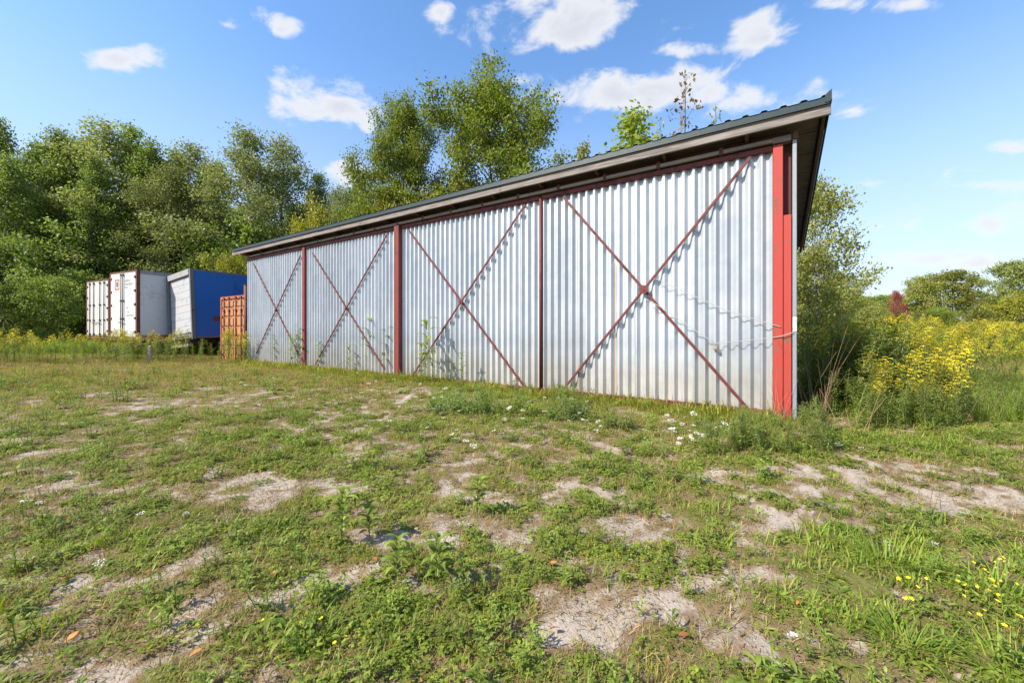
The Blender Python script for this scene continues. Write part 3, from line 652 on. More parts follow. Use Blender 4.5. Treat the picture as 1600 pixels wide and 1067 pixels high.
tree('young', 0, 965, 140, 14, 'young poplar leaning out above the shed roof by itself', None, 'leaf_poplar', wide=1.25).rotation_euler = (.0, .12, 1)
tree('young', 0, 908, 222, 15, 'small leafy treetop just clearing the roof beside the young poplar', None, 'leaf_yellow', wide=.6)
tree('sapling', 0, 1078, 92, 13, 'nearly leafless sapling top above the high part of the roof', None, 'leaf_brown', 'bark_grey', wide=.85)
for px, top in ((1028, 172), (1122, 150)): tree('sapling', 0, px, top, 14, 'thin wispy twig top over the roof edge near the bare sapling', 'wispy twig tops over the roof', 'leaf_aspen', wide=.6)
tree('willow', 0, 1274, 296, 9.6, 'loose leafy willow growing past the high end of the shed', None, 'leaf_willow', wide=.78)
tree('willow', 0, 1262, 400, 10.5, 'lower bushy willow close behind the shed corner', None, 'leaf_willow', wide=1.05)
tree('willow', 0, 1315, 430, 13, 'small willow bush beside the goldenrod behind the shed', None, 'leaf_willow', wide=1.0)
tree('young', 0, 1342, 440, 24, 'small young tree among the bushes past the willows', None, 'leaf_poplar', wide=.9)
tree('willow', 0, 1402, 458, 40, 'slim red autumn tree in the far hedgerow', None, 'leaf_red', wide=.62)
for px, top, Z, m, l in ((1532, 482, 30, 'leaf_willow', 'pale green bush at the edge of the goldenrod before the broad round tree'), (1592, 468, 28, 'leaf_yellow', 'yellow green bush below the airy topped tree past the goldenrod'), (1352, 474, 24, 'leaf_willow', 'pale bush next to the small young tree past the willows'), (1318, 462, 20, 'leaf_poplar', 'green bush between the willows and the far hedgerow'), (1455, 490, 32, 'leaf_poplar', 'low green bush under the broad round tree')):
    tree('bush', px, px, top, Z, l, None, m, wide=1.1, cat='bush', name='bush')
HB = 'distant round green tree in the far hedgerow beyond the goldenrod'
for i, (px, top, Z, wd, l, m) in enumerate([
    (1487, 412, 50, 1.05, 'broad round tree with yellowing crown standing beyond the goldenrod', 'leaf_round'), (1442, 420, 50, .8, 'smaller round tree leaning against the broad one beyond the goldenrod', 'leaf_round'),
    (1590, 398, 44, .8, 'tall tree with airy top at the end of the far hedgerow', 'leaf_aspen'), (1548, 448, 46, .95, 'low rounded tree with rust tinted crown in the far hedgerow', 'leaf_round'),
    (1525, 440, 52, .8, HB, 'leaf_maple'), (1620, 430, 40, 1., HB, 'leaf_poplar'), (1690, 400, 42, 1., HB, 'leaf_maple'), (1770, 420, 45, 1., HB, 'leaf_round'),
    (1300, 440, 48, 1.2, HB, 'leaf_maple'), (1340, 448, 52, 1.3, HB, 'leaf_poplar'), (1375, 446, 55, 1.3, HB, 'leaf_maple'), (1410, 452, 56, 1.3, HB, 'leaf_maple'), (1360, 468, 40, 1.1, HB, 'leaf_round'), (1470, 465, 42, 1.2, HB, 'leaf_poplar'), (1250, 440, 52, 1.3, HB, 'leaf_maple'), (1425, 480, 38, 1.2, HB, 'leaf_maple')]):
    tree('round', i, px, top+20, Z, l, 'far hedgerow trees' if l is HB else None, m, wide=wd)

# ------------------------------------------------------------------ small plants
def blade(mb, b, az, ln, wd, bend, segs=3, lean=.25, fold=0):
    """a tapering strip that arches over; lean and bend in radians from upright"""
    b = Vector(b); h = Vector((math.cos(az), math.sin(az), 0)); s = Vector((-h.y, h.x, 0)); p = b.copy(); a = lean; o = len(mb.v)
    for i in range(segs):
        wv = wd*(1-(i/segs)**2*.55)*.5*(.7 if i == 0 else 1); mb.v += [tuple(p-s*wv), tuple(p+s*wv)]
        p = p+(h*math.sin(a)+Vector((0, 0, math.cos(a))))*ln/segs; a += bend/segs
    mb.v.append(tuple(p))
    for i in range(segs-1): mb.f.append((o+2*i, o+2*i+1, o+2*i+3, o+2*i+2))
    mb.f.append((o+2*segs-2, o+2*segs-1, o+2*segs))
def leafshape(mb, b, az, ln, wd, e0=.5, e1=-.3):
    """a lance-shaped leaf: rises at e0 and droops to e1"""
    b = Vector(b); h = Vector((math.cos(az), math.sin(az), 0)); s = Vector((-h.y, h.x, 0)); p = b.copy(); o = len(mb.v); pr = (.15, .8, 1, .6)
    for i in range(4):
        e = e0+(e1-e0)*i/3; mb.v += [tuple(p-s*wd*pr[i]/2+Vector((0, 0, wd*.12))), tuple(p), tuple(p+s*wd*pr[i]/2+Vector((0, 0, wd*.12)))]
        p = p+(h*math.cos(e)+Vector((0, 0, math.sin(e))))*ln/4
    mb.v.append(tuple(p))
    for i in range(3):
        for k in (0, 1): mb.f.append((o+3*i+k, o+3*i+k+1, o+3*i+k+4, o+3*i+k+3))
    mb.f += [(o+9, o+10, o+12), (o+10, o+11, o+12)]
def proto_col(name): return bpy.data.collections.new(name)
def mk_tufts(cname, fn, n, mat):
    c = proto_col(cname)
    for i in range(n):
        mb = MB(); fn(mb, random.Random(100+i)); obj(cname, mb.mesh(cname), MATS[mat], None, c)
    return c
def tuft(nb, l0, l1, wd, rad, lean=.5, bend=.9, segs=3):
    def f(mb, r):
        for _ in range(nb):
            a = r.uniform(0, 6.28); q = rad*math.sqrt(r.random())
            blade(mb, (q*math.cos(a), q*math.sin(a), -.006), a+r.gauss(0, .9), r.uniform(l0, l1), wd*r.uniform(.7, 1.3), r.uniform(.1, bend), segs, r.uniform(.05, lean))
    return f
def clover(n, rad, ll):
    def f(mb, r):
        for _ in range(n):
            a = r.uniform(0, 6.28); q = rad*math.sqrt(r.random()); z = r.uniform(.004, .035)*(1.2-q/rad); c = Vector((q*math.cos(a), q*math.sin(a), z))
            az = r.uniform(0, 6.28)
            for k in range(3):
                t = az+k*2.1; h = Vector((math.cos(t), math.sin(t), r.uniform(-.35, .35))); s = Vector((-h.y, h.x, r.uniform(-.3, .3))); l = ll*r.uniform(.7, 1.25); o = len(mb.v)
                mb.v += [tuple(c), tuple(c+h*l*.55+s*l*.42), tuple(c+h*l), tuple(c+h*l*.55-s*l*.42)]; mb.f.append((o, o+1, o+2, o+3))
    return f
def rosette(n, l0, l1, wd, e0=.7):
    def f(mb, r):
        for k in range(n): leafshape(mb, (0, 0, .0), 2.4*k+r.uniform(-.3, .3), r.uniform(l0, l1), wd*r.uniform(.7, 1.2), r.uniform(.15, e0), r.uniform(-.5, .1))
    return f
PC = {
 'short': mk_tufts('grass_tuft', tuft(28, .02, .058, .0034, .055, 1.0, 1.2), 5, 'grass'),
 'lushtuft': mk_tufts('lush_tuft', tuft(20, .035, .09, .005, .05, .8, 1.5), 4, 'grass_lush'),
 'olive': mk_tufts('olive_tuft', tuft(24, .02, .065, .003, .06, 1.1, 1.0), 4, 'olive'),
 'straw': mk_tufts('straw_tuft', tuft(22, .025, .07, .0026, .07, 1.5, .5), 4, 'straw'),
 'clover': mk_tufts('clover_mat', clover(26, .065, .0125), 4, 'clover'),
 'rosette': mk_tufts('rosette', rosette(11, .035, .075, .017), 4, 'weed_leaf'),
 'far': mk_tufts('far_tuft', tuft(26, .07, .17, .008, .13, .7, .9, 2), 4, 'grass'),
 'farolive': mk_tufts('far_olive_tuft', tuft(26, .07, .18, .007, .13, .8, .8, 2), 4, 'olive'),
 'farstraw': mk_tufts('far_straw_tuft', tuft(20, .06, .16, .007, .14, 1.0, .6, 2), 3, 'straw'),
 'tall': mk_tufts('tall_tuft', tuft(40, .25, .6, .010, .16, .45, .9, 3), 4, 'grass_lush'),
}
def peb(mb, r):
    o = len(mb.v); sx, sy, sz = r.uniform(.7, 1.3), r.uniform(.7, 1.3), r.uniform(.4, .8)
    for z, q in ((-.3, .8), (.25, 1), (.7, .55)):
        for k in range(6): a = k*1.047+r.uniform(-.2, .2); mb.v.append((math.cos(a)*q*sx*.01, math.sin(a)*q*sy*.01, z*sz*.01))
    for i in range(2):
        for k in range(6): mb.f.append((o+i*6+k, o+i*6+(k+1) % 6, o+i*6+6+(k+1) % 6, o+i*6+6+k))
    mb.f.append(tuple(o+12+k for k in range(6)))
foliage('pebble', [(.16, .14, .12), (.24, .21, .18), (.3, .27, .235), (.2, .165, .15), (.12, .11, .1)], trans=0., rough=.85)
PC['pebble'] = mk_tufts('pebble', peb, 5, 'pebble')

def chips(mb, r):
    for _ in range(16):
        a = r.uniform(0, 6.28); q = .09*math.sqrt(r.random()); l = r.uniform(.008, .035)
        blade(mb, (q*math.cos(a), q*math.sin(a), r.uniform(.002, .012)), r.uniform(0, 6.28), l, r.uniform(.002, .007), r.uniform(-.3, .5), 2, 1.45)
def sprig(mb, r):
    for _ in range(r.randint(1, 3)):
        a = r.uniform(0, 6.28); q = r.uniform(0, .03); h = r.uniform(.035, .11); b = Vector((q*math.cos(a), q*math.sin(a), 0)); ln_ = Vector((r.gauss(0, .2), r.gauss(0, .2), 1))
        mb.tube([b, b+ln_*h], [.0016, .001], 3, False)
        for k in range(9): leafshape(mb, b+ln_*h*(.15+.85*k/9), 2.4*k+r.uniform(-.4, .4), r.uniform(.02, .042), r.uniform(.006, .011), r.uniform(.3, 1.), r.uniform(-.5, .2))
PC['sprig'] = mk_tufts('sprig', sprig, 6, 'weed_leaf')
PC['chips'] = mk_tufts('litter', chips, 5, 'straw')
def scatter(name, colname, pts, scl, label, cat, tilt=.12):
    n = len(pts); me = bpy.data.meshes.new(name); me.vertices.add(n); me.vertices.foreach_set('co', np.asarray(pts, np.float32).ravel())
    a = me.attributes.new('scl', 'FLOAT', 'POINT'); a.data.foreach_set('value', np.asarray(scl, np.float32))
    rot = np.stack([NR.normal(0, tilt, n), NR.normal(0, tilt, n), NR.uniform(0, 6.28, n)], -1).astype(np.float32)
    a = me.attributes.new('rot', 'FLOAT_VECTOR', 'POINT'); a.data.foreach_set('vector', rot.ravel())
    a = me.attributes.new('pick', 'INT', 'POINT'); a.data.foreach_set('value', NR.integers(0, 60, n).astype(np.int32))
    ng = bpy.data.node_groups.new(name, 'GeometryNodeTree')
    ng.interface.new_socket('Geometry', in_out='INPUT', socket_type='NodeSocketGeometry'); ng.interface.new_socket('Geometry', in_out='OUTPUT', socket_type='NodeSocketGeometry')
    N = ng.nodes.new; L = ng.links.new; gi = N('NodeGroupInput'); go = N('NodeGroupOutput'); ip = N('GeometryNodeInstanceOnPoints'); ci = N('GeometryNodeCollectionInfo')
    ci.inputs[0].default_value = PC[colname]; ci.inputs['Separate Children'].default_value = True; ci.inputs['Reset Children'].default_value = True
    def na(nm, ty): q = N('GeometryNodeInputNamedAttribute'); q.data_type = ty; q.inputs[0].default_value = nm; return q.outputs[0]
    e2r = N('FunctionNodeEulerToRotation'); L(na('rot', 'FLOAT_VECTOR'), e2r.inputs[0])
    L(gi.outputs[0], ip.inputs['Points']); L(ci.outputs[0], ip.inputs['Instance']); ip.inputs['Pick Instance'].default_value = True
    L(na('pick', 'INT'), ip.inputs['Instance Index']); L(e2r.outputs[0], ip.inputs['Rotation']); L(na('scl', 'FLOAT'), ip.inputs['Scale']); L(ip.outputs[0], go.inputs[0])
    o = obj(name, me); md = o.modifiers.new('scatter', 'NODES'); md.node_group = ng; tag(o, label, cat, kind='stuff'); return o
def inside_shed(x, y):
    u = x*WN.x+y*WN.y-DW; v = -((x-P0.x)*WD.x+(y-P0.y)*WD.y); return (u > -.02) & (u < 3.6) & (v > XB[4]-.05) & (v < .3)
def field(z0, z1, dens, edge=1.42, x0=None, x1=None):
    hw = edge*z1+1.0; n = int(dens*2*hw*(z1-z0)); x = NR.uniform(-hw, hw, n); y = NR.uniform(z0, z1, n)
    k = (np.abs(x) < edge*y+1.0) & ~inside_shed(x, y); return x[k], y[k]
def surf(x, y): return np.stack([x, y, gh(x, y)], -1)
def lay(nm, cn, bands, prob, sc, label, cat):
    P = []; S = []
    for z0, z1, d, m in bands:
        x, y = field(z0, z1, d); k = NR.random(len(x)) < prob(x, y); x, y = x[k], y[k]; P.append(surf(x, y)); S.append(NR.uniform(sc[0], sc[1], len(x))*m)
    return scatter(nm, cn, np.concatenate(P), np.concatenate(S), label, cat)
dry = lambda x, y: fbm(x, y, .8, 77)
lushf = lambda x, y: blobs(x, y, LUSH)
near = [(.5, 3.2, 420, 1), (3.2, 6, 260, 1.15), (6, 8.5, 130, 1.4)]
lay('short_grass', 'short', near, lambda x, y: sstep(cover(x, y), .40, .75)*.42*(1.15-sstep(dry(x, y), .45, .65)*.6), (.7, 1.4), 'short green grass over the thin gravelly lot', 'grass')
lay('olive_grass', 'olive', near, lambda x, y: sstep(cover(x, y), .30, .62)*(.25+.6*sstep(dry(x, y), .42, .62)), (.6, 1.3), 'yellowish olive grass in the drier spots of the lot', 'grass')
lay('dry_grass', 'straw', near, lambda x, y: sstep(cover(x, y), .16, .40)*(1-.75*sstep(cover(x, y), .55, .9))*(.25+.55*sstep(dry(x, y), .4, .6)), (.5, 1.3), 'dead straw coloured grass round the bare patches', 'dry grass')
lay('clover', 'clover', near[:2], lambda x, y: sstep(cover(x, y), .34, .6)*.7*(.25+.75*sstep(fbm(x, y, 1.7, 51), .4, .58)), (.7, 1.6), 'low clover mats in the foreground', 'clover')
lay('lush_grass', 'lushtuft', near, lambda x, y: sstep(lushf(x, y), .15, .6)*sstep(cover(x, y), .4, .7)*.3+.05*sstep(cover(x, y), .6, .9), (.7, 1.6), 'lush longer grass in thick green patches', 'grass')
lay('leaf_rosettes', 'rosette', [(.5, 3.2, 110, .8), (3.2, 7, 60, 1.15), (7, 11, 20, 1.6)], lambda x, y: sstep(cover(x, y), .3, .6)*sstep(fbm(x, y, 2.2, 61), .4, .6), (.5, 1.6), 'small leaf rosettes of weeds through the thin grass', 'weeds')
lay('pebbles', 'pebble', [(.5, 3, 520, .55), (3, 6, 160, .8)], lambda x, y: 1-sstep(cover(x, y), .25, .55), (.25, .9), 'small pebbles strewn over the bare gravel', 'pebbles')
lay('plant_litter', 'chips', [(.5, 3.4, 170, 1), (3.4, 7, 70, 1.3)], lambda x, y: .25+.75*(1-sstep(cover(x, y), .35, .7)), (.6, 1.3), 'dry bits of dead plants strewn over soil and gravel', 'litter')
lay('leafy_sprigs', 'sprig', [(.5, 3.2, 120, 1), (3.2, 6.5, 55, 1.35), (6.5, 11, 22, 1.9)], lambda x, y: sstep(cover(x, y), .28, .55)*sstep(fbm(x, y, 2.6, 91), .38, .6), (.6, 1.5), 'small upright leafy sprigs dotted through the thin turf', 'weeds')
farb = [(8.5, 13, 80, .9), (13, 24, 36, 1.25)]
lay('lawn_grass', 'far', farb, lambda x, y: sstep(cover(x, y), .3, .7)*(.45-.35*sstep(dry(x, y), .42, .6)), (.45, 1.), 'green grass across the farther lot', 'grass')
lay('lawn_olive_grass', 'farolive', farb, lambda x, y: .45+.45*sstep(dry(x, y), .42, .6), (.45, .9), 'yellowing grass across the farther lot', 'grass')
lay('lawn_dry_grass', 'farstraw', farb, lambda x, y: .4+.45*sstep(dry(x, y), .42, .6), (.4, .85), 'dry straw grass across the farther lot', 'dry grass')
# taller grass along the shed's foot, at the wood's edge and to the right
x = NR.uniform(XB[4], .2, 2100); y = -np.abs(NR.normal(.0, .3, 2100))-.1; wx = P0.x+x*.8367+y*.5476; wy = P0.y-x*.5476+y*.8367
scatter('wall_foot_grass', 'far', surf(wx, wy), NR.uniform(.5, 1.1, 2100)*np.where(NR.random(2100) < .12, 2., 1.), 'longer grass along the foot of the corrugated doors', 'grass')
x, y = field(19, 30, 10, 1.6); k = x < -10; x, y = x[k], y[k]
scatter('wood_edge_grass', 'tall', surf(x, y), NR.uniform(.8, 1.8, len(x)), 'rank tall grass under the trailers and at the edge of the wood', 'grass')
n = 1500; x = NR.uniform(4.6, 13, n); y = NR.uniform(5.2, 12, n); k = ~inside_shed(x, y) & (x/y > .74) & ((x-P0.x)*.8367-(y-P0.y)*.5476 > .5) & (cover(x, y) > .25); x, y = x[k], y[k]
scatter('bank_grass', 'tall', surf(x, y), NR.uniform(.25, .55, len(x)), 'long green grass below the goldenrod right of the shed', 'grass')
n = 9000; x = NR.uniform(6, 60, n); y = NR.uniform(13, 48, n); k = (x/y > .62); x, y = x[k], y[k]
scatter('meadow_grass', 'tall', surf(x, y), NR.uniform(.8, 1.6, len(x)), 'tall meadow grass under the far goldenrod', 'grass')

# ------------------------------------------------------------------ goldenrod
def golden_proto(seed, h, flower=True):
    r = random.Random(seed); lean = r.uniform(.1, .4); az = r.uniform(0, 6.28); hv = Vector((math.cos(az), math.sin(az), 0))
    pts = [Vector((0, 0, -.05))]+[hv*lean*h*(t/5)**2*.6+Vector((0, 0, h*t/5)) for t in range(1, 6)]
    st = MB().tube(pts, [.006, .006, .005, .005, .004, .003], 5, False); lf = MB(); fl = MB()
    def pt(t): k = min(4.999, t*5); i = int(k); return pts[i].lerp(pts[i+1], k-i)
    for k in range(74):
        t = .06+.9*k/74; leafshape(lf, pt(t), 2.4*k+r.uniform(-.4, .4), r.uniform(.09, .19)*(1.15-.5*t), .022, r.uniform(.3, .9), r.uniform(-.9, -.1))
    for b in range(7):                                   # leafy side shoots
        t = r.uniform(.3, .7); q = pt(t); a = r.uniform(0, 6.28); d = Vector((math.cos(a)*.6, math.sin(a)*.6, .8)); L_ = h*r.uniform(.15, .3); st.tube([q, q+d*L_], [.003, .002], 4, False)
        for k in range(9): leafshape(lf, q+d*L_*(.2+.8*k/9), 2.4*k, r.uniform(.06, .1), .017, .6, -.4)
    if flower:
        for b in range(15+0):
            t = .66+.34*b/14; q = pt(t); a = 2.4*b+r.uniform(-.3, .3); L_ = (.24-.16*b/14)*r.uniform(.8, 1.2); P = [q]; e = .9
            for k in range(5): P.append(P[-1]+Vector((math.cos(a)*math.cos(e), math.sin(a)*math.cos(e), math.sin(e)))*L_/5); e -= .33
            st.tube(P, [.0025, .002, .002, .002, .0015, .001], 4, False)
            for k in range(26):
                u = r.uniform(.15, 1)*5; i = min(4, int(u)); c = P[i].lerp(P[i+1], u-i)+Vector((r.gauss(0, .007), r.gauss(0, .007), r.uniform(0, .02)))
                d = Vector((r.gauss(0, 1), r.gauss(0, 1), r.gauss(.6, .6))).normalized(); s = d.orthogonal().normalized(); z = r.uniform(.010, .02); o = len(fl.v)
                fl.v += [tuple(c), tuple(c+d*z*.6+s*z*.5), tuple(c+d*z*1.2), tuple(c+d*z*.6-s*z*.5)]; fl.f.append((o, o+1, o+2, o+3))
    R_ = [('stem', st.mesh('stem'), 'stem'), ('foliage', lf.mesh('foliage'), 'golden_leaf')]
    if flower: R_.append(('flower_plume', fl.mesh('flower_plume'), 'golden_flower'))
    for _, me, m in R_: me.materials.append(MATS[m])
    return R_
GP = [golden_proto(40+i, 1.15) for i in range(6)]; GL = [golden_proto(60+i, 1.05, False) for i in range(3)]
def goldenrod(x, y, s, label, group, flower=True, name='goldenrod'):
    t = empty(name, (x, y, float(gh(x, y))), rnd.uniform(0, 6.28), label, 'wildflower' if flower else 'weed', group); t.scale = (s*1.1, s*1.1, s)
    for nm, me, m in rnd.choice(GP if flower else GL):
        o = obj(nm, me, None, t)
        if nm != 'stem': o['kind'] = 'stuff'
def spots(n, z0, z1, p0, p1, mind, rg):
    out = []
    for _ in range(n*40):
        if len(out) >= n: break
        Z = rg.uniform(z0, z1); x = at(rg.uniform(p0, p1), Z)
        if inside_shed(np.array(x), np.array(Z)) or ((x-P0.x)*.8367-(Z-P0.y)*.5476 < .55 and x > 0): continue
        if all((x-a)**2+(Z-b)**2 > mind**2 for a, b in out): out.append((x, Z))
    return out
rg = random.Random(77); MASS = []          # stalks that only read as one mass
for x, y in spots(40, 5.6, 6.9, 1350, 1500, .13, rg): goldenrod(x, y, rg.uniform(.42, .9), 'arching goldenrod with yellow plumes at the front of the clump right of the shed', 'goldenrod at the front of the right clump')
for x, y in spots(44, 5.6, 7.0, 1285, 1500, .12, rg): goldenrod(x, y, rg.uniform(.5, .85), 'leafy goldenrod stalk without bloom in the clump right of the shed', 'flowerless stalks in the right clump', False, 'leafy_stalk')
for x, y in spots(40, 6.9, 10.5, 1290, 1560, .25, rg): goldenrod(x, y, rg.uniform(.75, 1.12), 'goldenrod in yellow bloom behind the front of the clump right of the shed', 'goldenrod behind the right clump front')
for x, y in spots(34, 6.6, 10.5, 1258, 1440, .25, rg): MASS.append((x, y, rg.uniform(.75, 1.05)))
for x, y in spots(34, 4.9, 5.8, 1325, 1500, .1, rg): goldenrod(x, y, rg.uniform(.3, .6), 'short leafy stalk spilling forward before the goldenrod clump', 'short stalks before the right clump', False, 'leafy_stalk')
for x, y in spots(16, 5.1, 5.9, 1360, 1510, .15, rg): goldenrod(x, y, rg.uniform(.45, .72), 'short goldenrod bending forward over the leafy stalks', 'short goldenrod before the right clump')
for x, y in spots(44, 5.2, 6.4, 1480, 1660, .14, rg): goldenrod(x, y, rg.uniform(.25, .48), 'knee high leafy weed on the bank toward the sandy strip', 'knee high weeds on the bank', False, 'leafy_stalk')
for x, y in spots(46, 6.0, 8.8, 1258, 1400, .16, rg): goldenrod(x, y, rg.uniform(1.0, 1.45), 'head high leafy stalk crowding the shed corner under the willow', 'head high stalks at the shed corner', False, 'leafy_stalk')
for x, y in spots(16, 6.2, 8.8, 1275, 1420, .22, rg): goldenrod(x, y, rg.uniform(1.0, 1.35), 'head high goldenrod flowering among the stalks at the shed corner', 'head high goldenrod at the shed corner')
for x, y in spots(60, 6.0, 8.6, 1440, 1680, .2, rg): MASS.append((x, y, rg.uniform(.35, .65)))
for x, y in spots(26, 8.4, 11, 1450, 1680, .3, rg): goldenrod(x, y, rg.uniform(.7, 1.0), 'goldenrod along the top of the green bank before the meadow', 'goldenrod on the green bank')
for x, y in [p for p in spots(150, 13.8, 16.6, -40, 290, .24, rg) if float(fbm(p[0], p[1], .8, 5)) > .45]: goldenrod(x, y, rg.uniform(.5, 1.1), 'goldenrod in bloom in the patch before the white trailers', 'goldenrod before the trailers')
for x, y in spots(60, 13.6, 16.6, -30, 345, .24, rg): MASS.append((x, y, rg.uniform(.6, .95)))
for x, y in spots(11, 14.2, 15.8, 352, 392, .16, rg): goldenrod(x, y, rg.uniform(.75, 1.2), 'goldenrod blooming against the orange container doors', 'goldenrod before the orange container')
def merged(cname, protos):
    c = proto_col(cname)
    for G in protos:
        vs = []; fs = []; ms = []; me = bpy.data.meshes.new(cname)
        for j, (nm, m0, m) in enumerate(G):
            o = len(vs); vs += [tuple(v.co) for v in m0.vertices]; fs += [tuple(q+o for q in p.vertices) for p in m0.polygons]; ms += [j]*len(m0.polygons); me.materials.append(MATS[m])
        me.from_pydata(vs, [], fs); me.polygons.foreach_set('material_index', ms); me.update(); obj(cname, me, None, None, c)
    return c
PC['stalk'] = merged('stalk_mass', GL)
mx = np.array(MASS); scatter('leafy_undergrowth', 'stalk', surf(mx[:, 0], mx[:, 1]), mx[:, 2], 'leafy green undergrowth filling in under the goldenrod', 'weeds', .06)
PC['golden'] = merged('goldenrod_far', GP)
n = 2300; x = NR.uniform(7, 48, n); y = 10+26*NR.random(n)**1.2; k = (x/y > .66) & ~((y < 13.2) & (x/y > 1.18)) & (np.hypot((x-14.8)/1.3, (y-18.5)/1.0) > 1); x, y = x[k], y[k]
scatter('goldenrod_meadow', 'golden', surf(x, y), NR.uniform(.75, 1.15, len(x)), 'sea of yellow goldenrod filling the meadow and mound at the right', 'wildflowers')

# ------------------------------------------------------------------ weeds as single plants
LEAF = {}
def leaf_part(ln, wd, e0, e1, mat):
    key = (ln, wd, e0, e1, mat)
    if key not in LEAF:
        mb = MB(); leafshape(mb, (0, 0, 0), 0, ln, wd, e0, e1); LEAF[key] = mb.mesh('leaf', smooth=True); LEAF[key].materials.append(MATS[mat])
    return LEAF[key]
STEMS = {}
def young_weed(px, py, hpx, label, dens=21, mat='weed_leaf', group=None, lk=1.):
    x, y = gpt(px, py); h = hpx/F*y; t = empty('young_weed', (x, y, float(gh(x, y))), rnd.uniform(0, 6), label, 'weed', group); r = random.Random(px)
    MB().tube([(0, 0, -.02), (.01, 0, h*.5), (.02, .01, h*.93)], [.004, .0035, .002], 5, False).build('stem', MATS['stem'], t)
    for k in range(dens):
        u = .22+.75*k/dens; s = lk*h*r.uniform(.30, .46)*(1.1-.45*abs(u-.6))
        o = obj('leaf', leaf_part(1., .27, .95, -.5, mat), None, t); o.location = (.02*u, 0, h*u); o.rotation_euler = (0, 0, 2.4*k+r.uniform(-.3, .3)); o.scale = (s, s, s)
for px, py, hp, l in ((680, 925, 85, 'young upright weed with pale green leaves rising from the bare gravel'), (618, 915, 78, 'thin dark young weed beside the pale one on the gravel'), (533, 850, 90, 'tall young weed standing at the edge of the gravel band'),
                      (578, 842, 62, 'broad bushy young weed next to the tall one by the gravel'), (727, 918, 50, 'short young weed beside the upright one on the gravel'), (497, 930, 40, 'tiny young weed at the left edge of the gravel band'),
                      (745, 808, 62, 'leafy young weed in the grass above the gravel band'), (1000, 615, 52, 'slim young weed standing close to the nearest corrugated door')):
    young_weed(px, py, hp, l)
# thin tall weeds in front of the doors
for i, (px, py, hp) in enumerate([(577, 585, 88), (590, 582, 70), (608, 588, 80), (668, 600, 105), (676, 602, 60), (706, 606, 50), (722, 606, 58), (430, 570, 50), (455, 574, 56), (468, 575, 64), (412, 566, 40), (545, 584, 50), (660, 602, 70), (1090, 632, 35), (498, 578, 48)]):
    young_weed(px, py, hp, 'thin straggling weed standing against the corrugated doors', 13, 'weed_leaf', 'thin weeds along the doors', .62)
def clump(px, py, wpx, hpx, n, label, mat='weed_dark', ls=.11, name='weed_clump'):
    x, y = gpt(px, py); wd = wpx/F*y/2; h = hpx/F*y; t = empty(name, (x, y, float(gh(x, y))), 0, label, 'weed'); r = random.Random(px); lf = MB(); st = MB()
    for _ in range(n):
        a = r.uniform(0, 6.28); q = math.sqrt(r.random()); cx, cy = q*math.cos(a)*wd, q*math.sin(a)*min(wd, .4); hh = h*(1-.5*q*q)*r.choice((.45, .6, .8, 1., 1.25))*r.uniform(.85, 1.15)*(.75+.5*math.sin(cx*9+px)**2); tx = cx*.15*r.random()
        st.tube([(cx, cy, -.02), (cx+tx, cy, hh)], [.004, .002], 4, False)
        for k in range(11): leafshape(lf, (cx+tx*k/10, cy, hh*(.15+.85*k/10)), 2.4*k+r.uniform(-.4, .4), ls*r.uniform(.6, 1.2), ls*.2, r.uniform(.4, 1.0), r.uniform(-.7, 0))
    lf.build('foliage', MATS[mat], t); st.build('stems', MATS['stem'], t)
clump(718, 640, 110, 34, 60, 'dark green leafy weed clump before the door with the larger crossing', ls=.12)
clump(800, 645, 90, 26, 40, 'lighter green weed clump beside the dark one before the doors', 'weed_leaf', .1)
clump(885, 652, 60, 32, 36, 'dark green weed clump at the foot of the slim meeting post', ls=.11)
clump(965, 668, 50, 24, 26, 'small green weed tuft before the nearest door', 'weed_leaf', .09)
rg = random.Random(5)
for _ in range(62):
    px = rg.uniform(1085, 1295); x, y = gpt(px, rg.uniform(668, 708))
    goldenrod(x, y, rg.uniform(.22, .44)*(1.1 if px > 1150 else .8), 'short bright leafy weed crowded at the foot of the red corner board', 'short weeds at the foot of the corner', False, 'leafy_stalk')
for _ in range(46):
    px = rg.choice((rg.gauss(722, 32), rg.gauss(800, 45), rg.gauss(885, 16))); x, y = gpt(px, rg.uniform(628, 652))
    goldenrod(x, y, rg.uniform(.2, .42), 'short bright leafy weed among the clumps below the middle doors', 'short weeds below the middle doors', False, 'leafy_stalk')
# dry brown stalks at the corner
def stalks(px, py, n, hpx, label, spread=.25, lean=.5):
    x, y = gpt(px, py); t = empty('dry_stalks', (x, y, float(gh(x, y))), 0, label, 'dry stalks'); r = random.Random(px); m = MB()
    for _ in range(n):
        a = r.uniform(0, 6.28); b = Vector((r.gauss(0, spread), r.gauss(0, spread*.5), -.02)); h = hpx/F*y*r.uniform(.5, 1.1); d = Vector((math.cos(a)*lean*r.random(), math.sin(a)*lean*r.random(), 1))
        m.tube([b, b+d*h*.5, b+d*h+Vector((d.x*h*.2, d.y*h*.2, -.05*h))], [.003, .002, .001], 4, False)
    m.build('stalk', MATS['stem_dry'], t)
stalks(1268, 650, 30, 150, 'thin brown dead stalks leaning on the shed corner', .16, .45); stalks(1310, 672, 24, 70, 'low brown dead stalks at the foot of the goldenrod clump', .25, .9); stalks(1215, 655, 12, 85, 'few dry stalks rising before the red corner board', .08, .4)
stalks(1500, 655, 26, 60, 'dry seed stalks bending out of the bank right of the goldenrod', .3, .9); stalks(1425, 790, 9, 60, 'few dark thin stalks standing on the bare sandy patch', .12, .3)
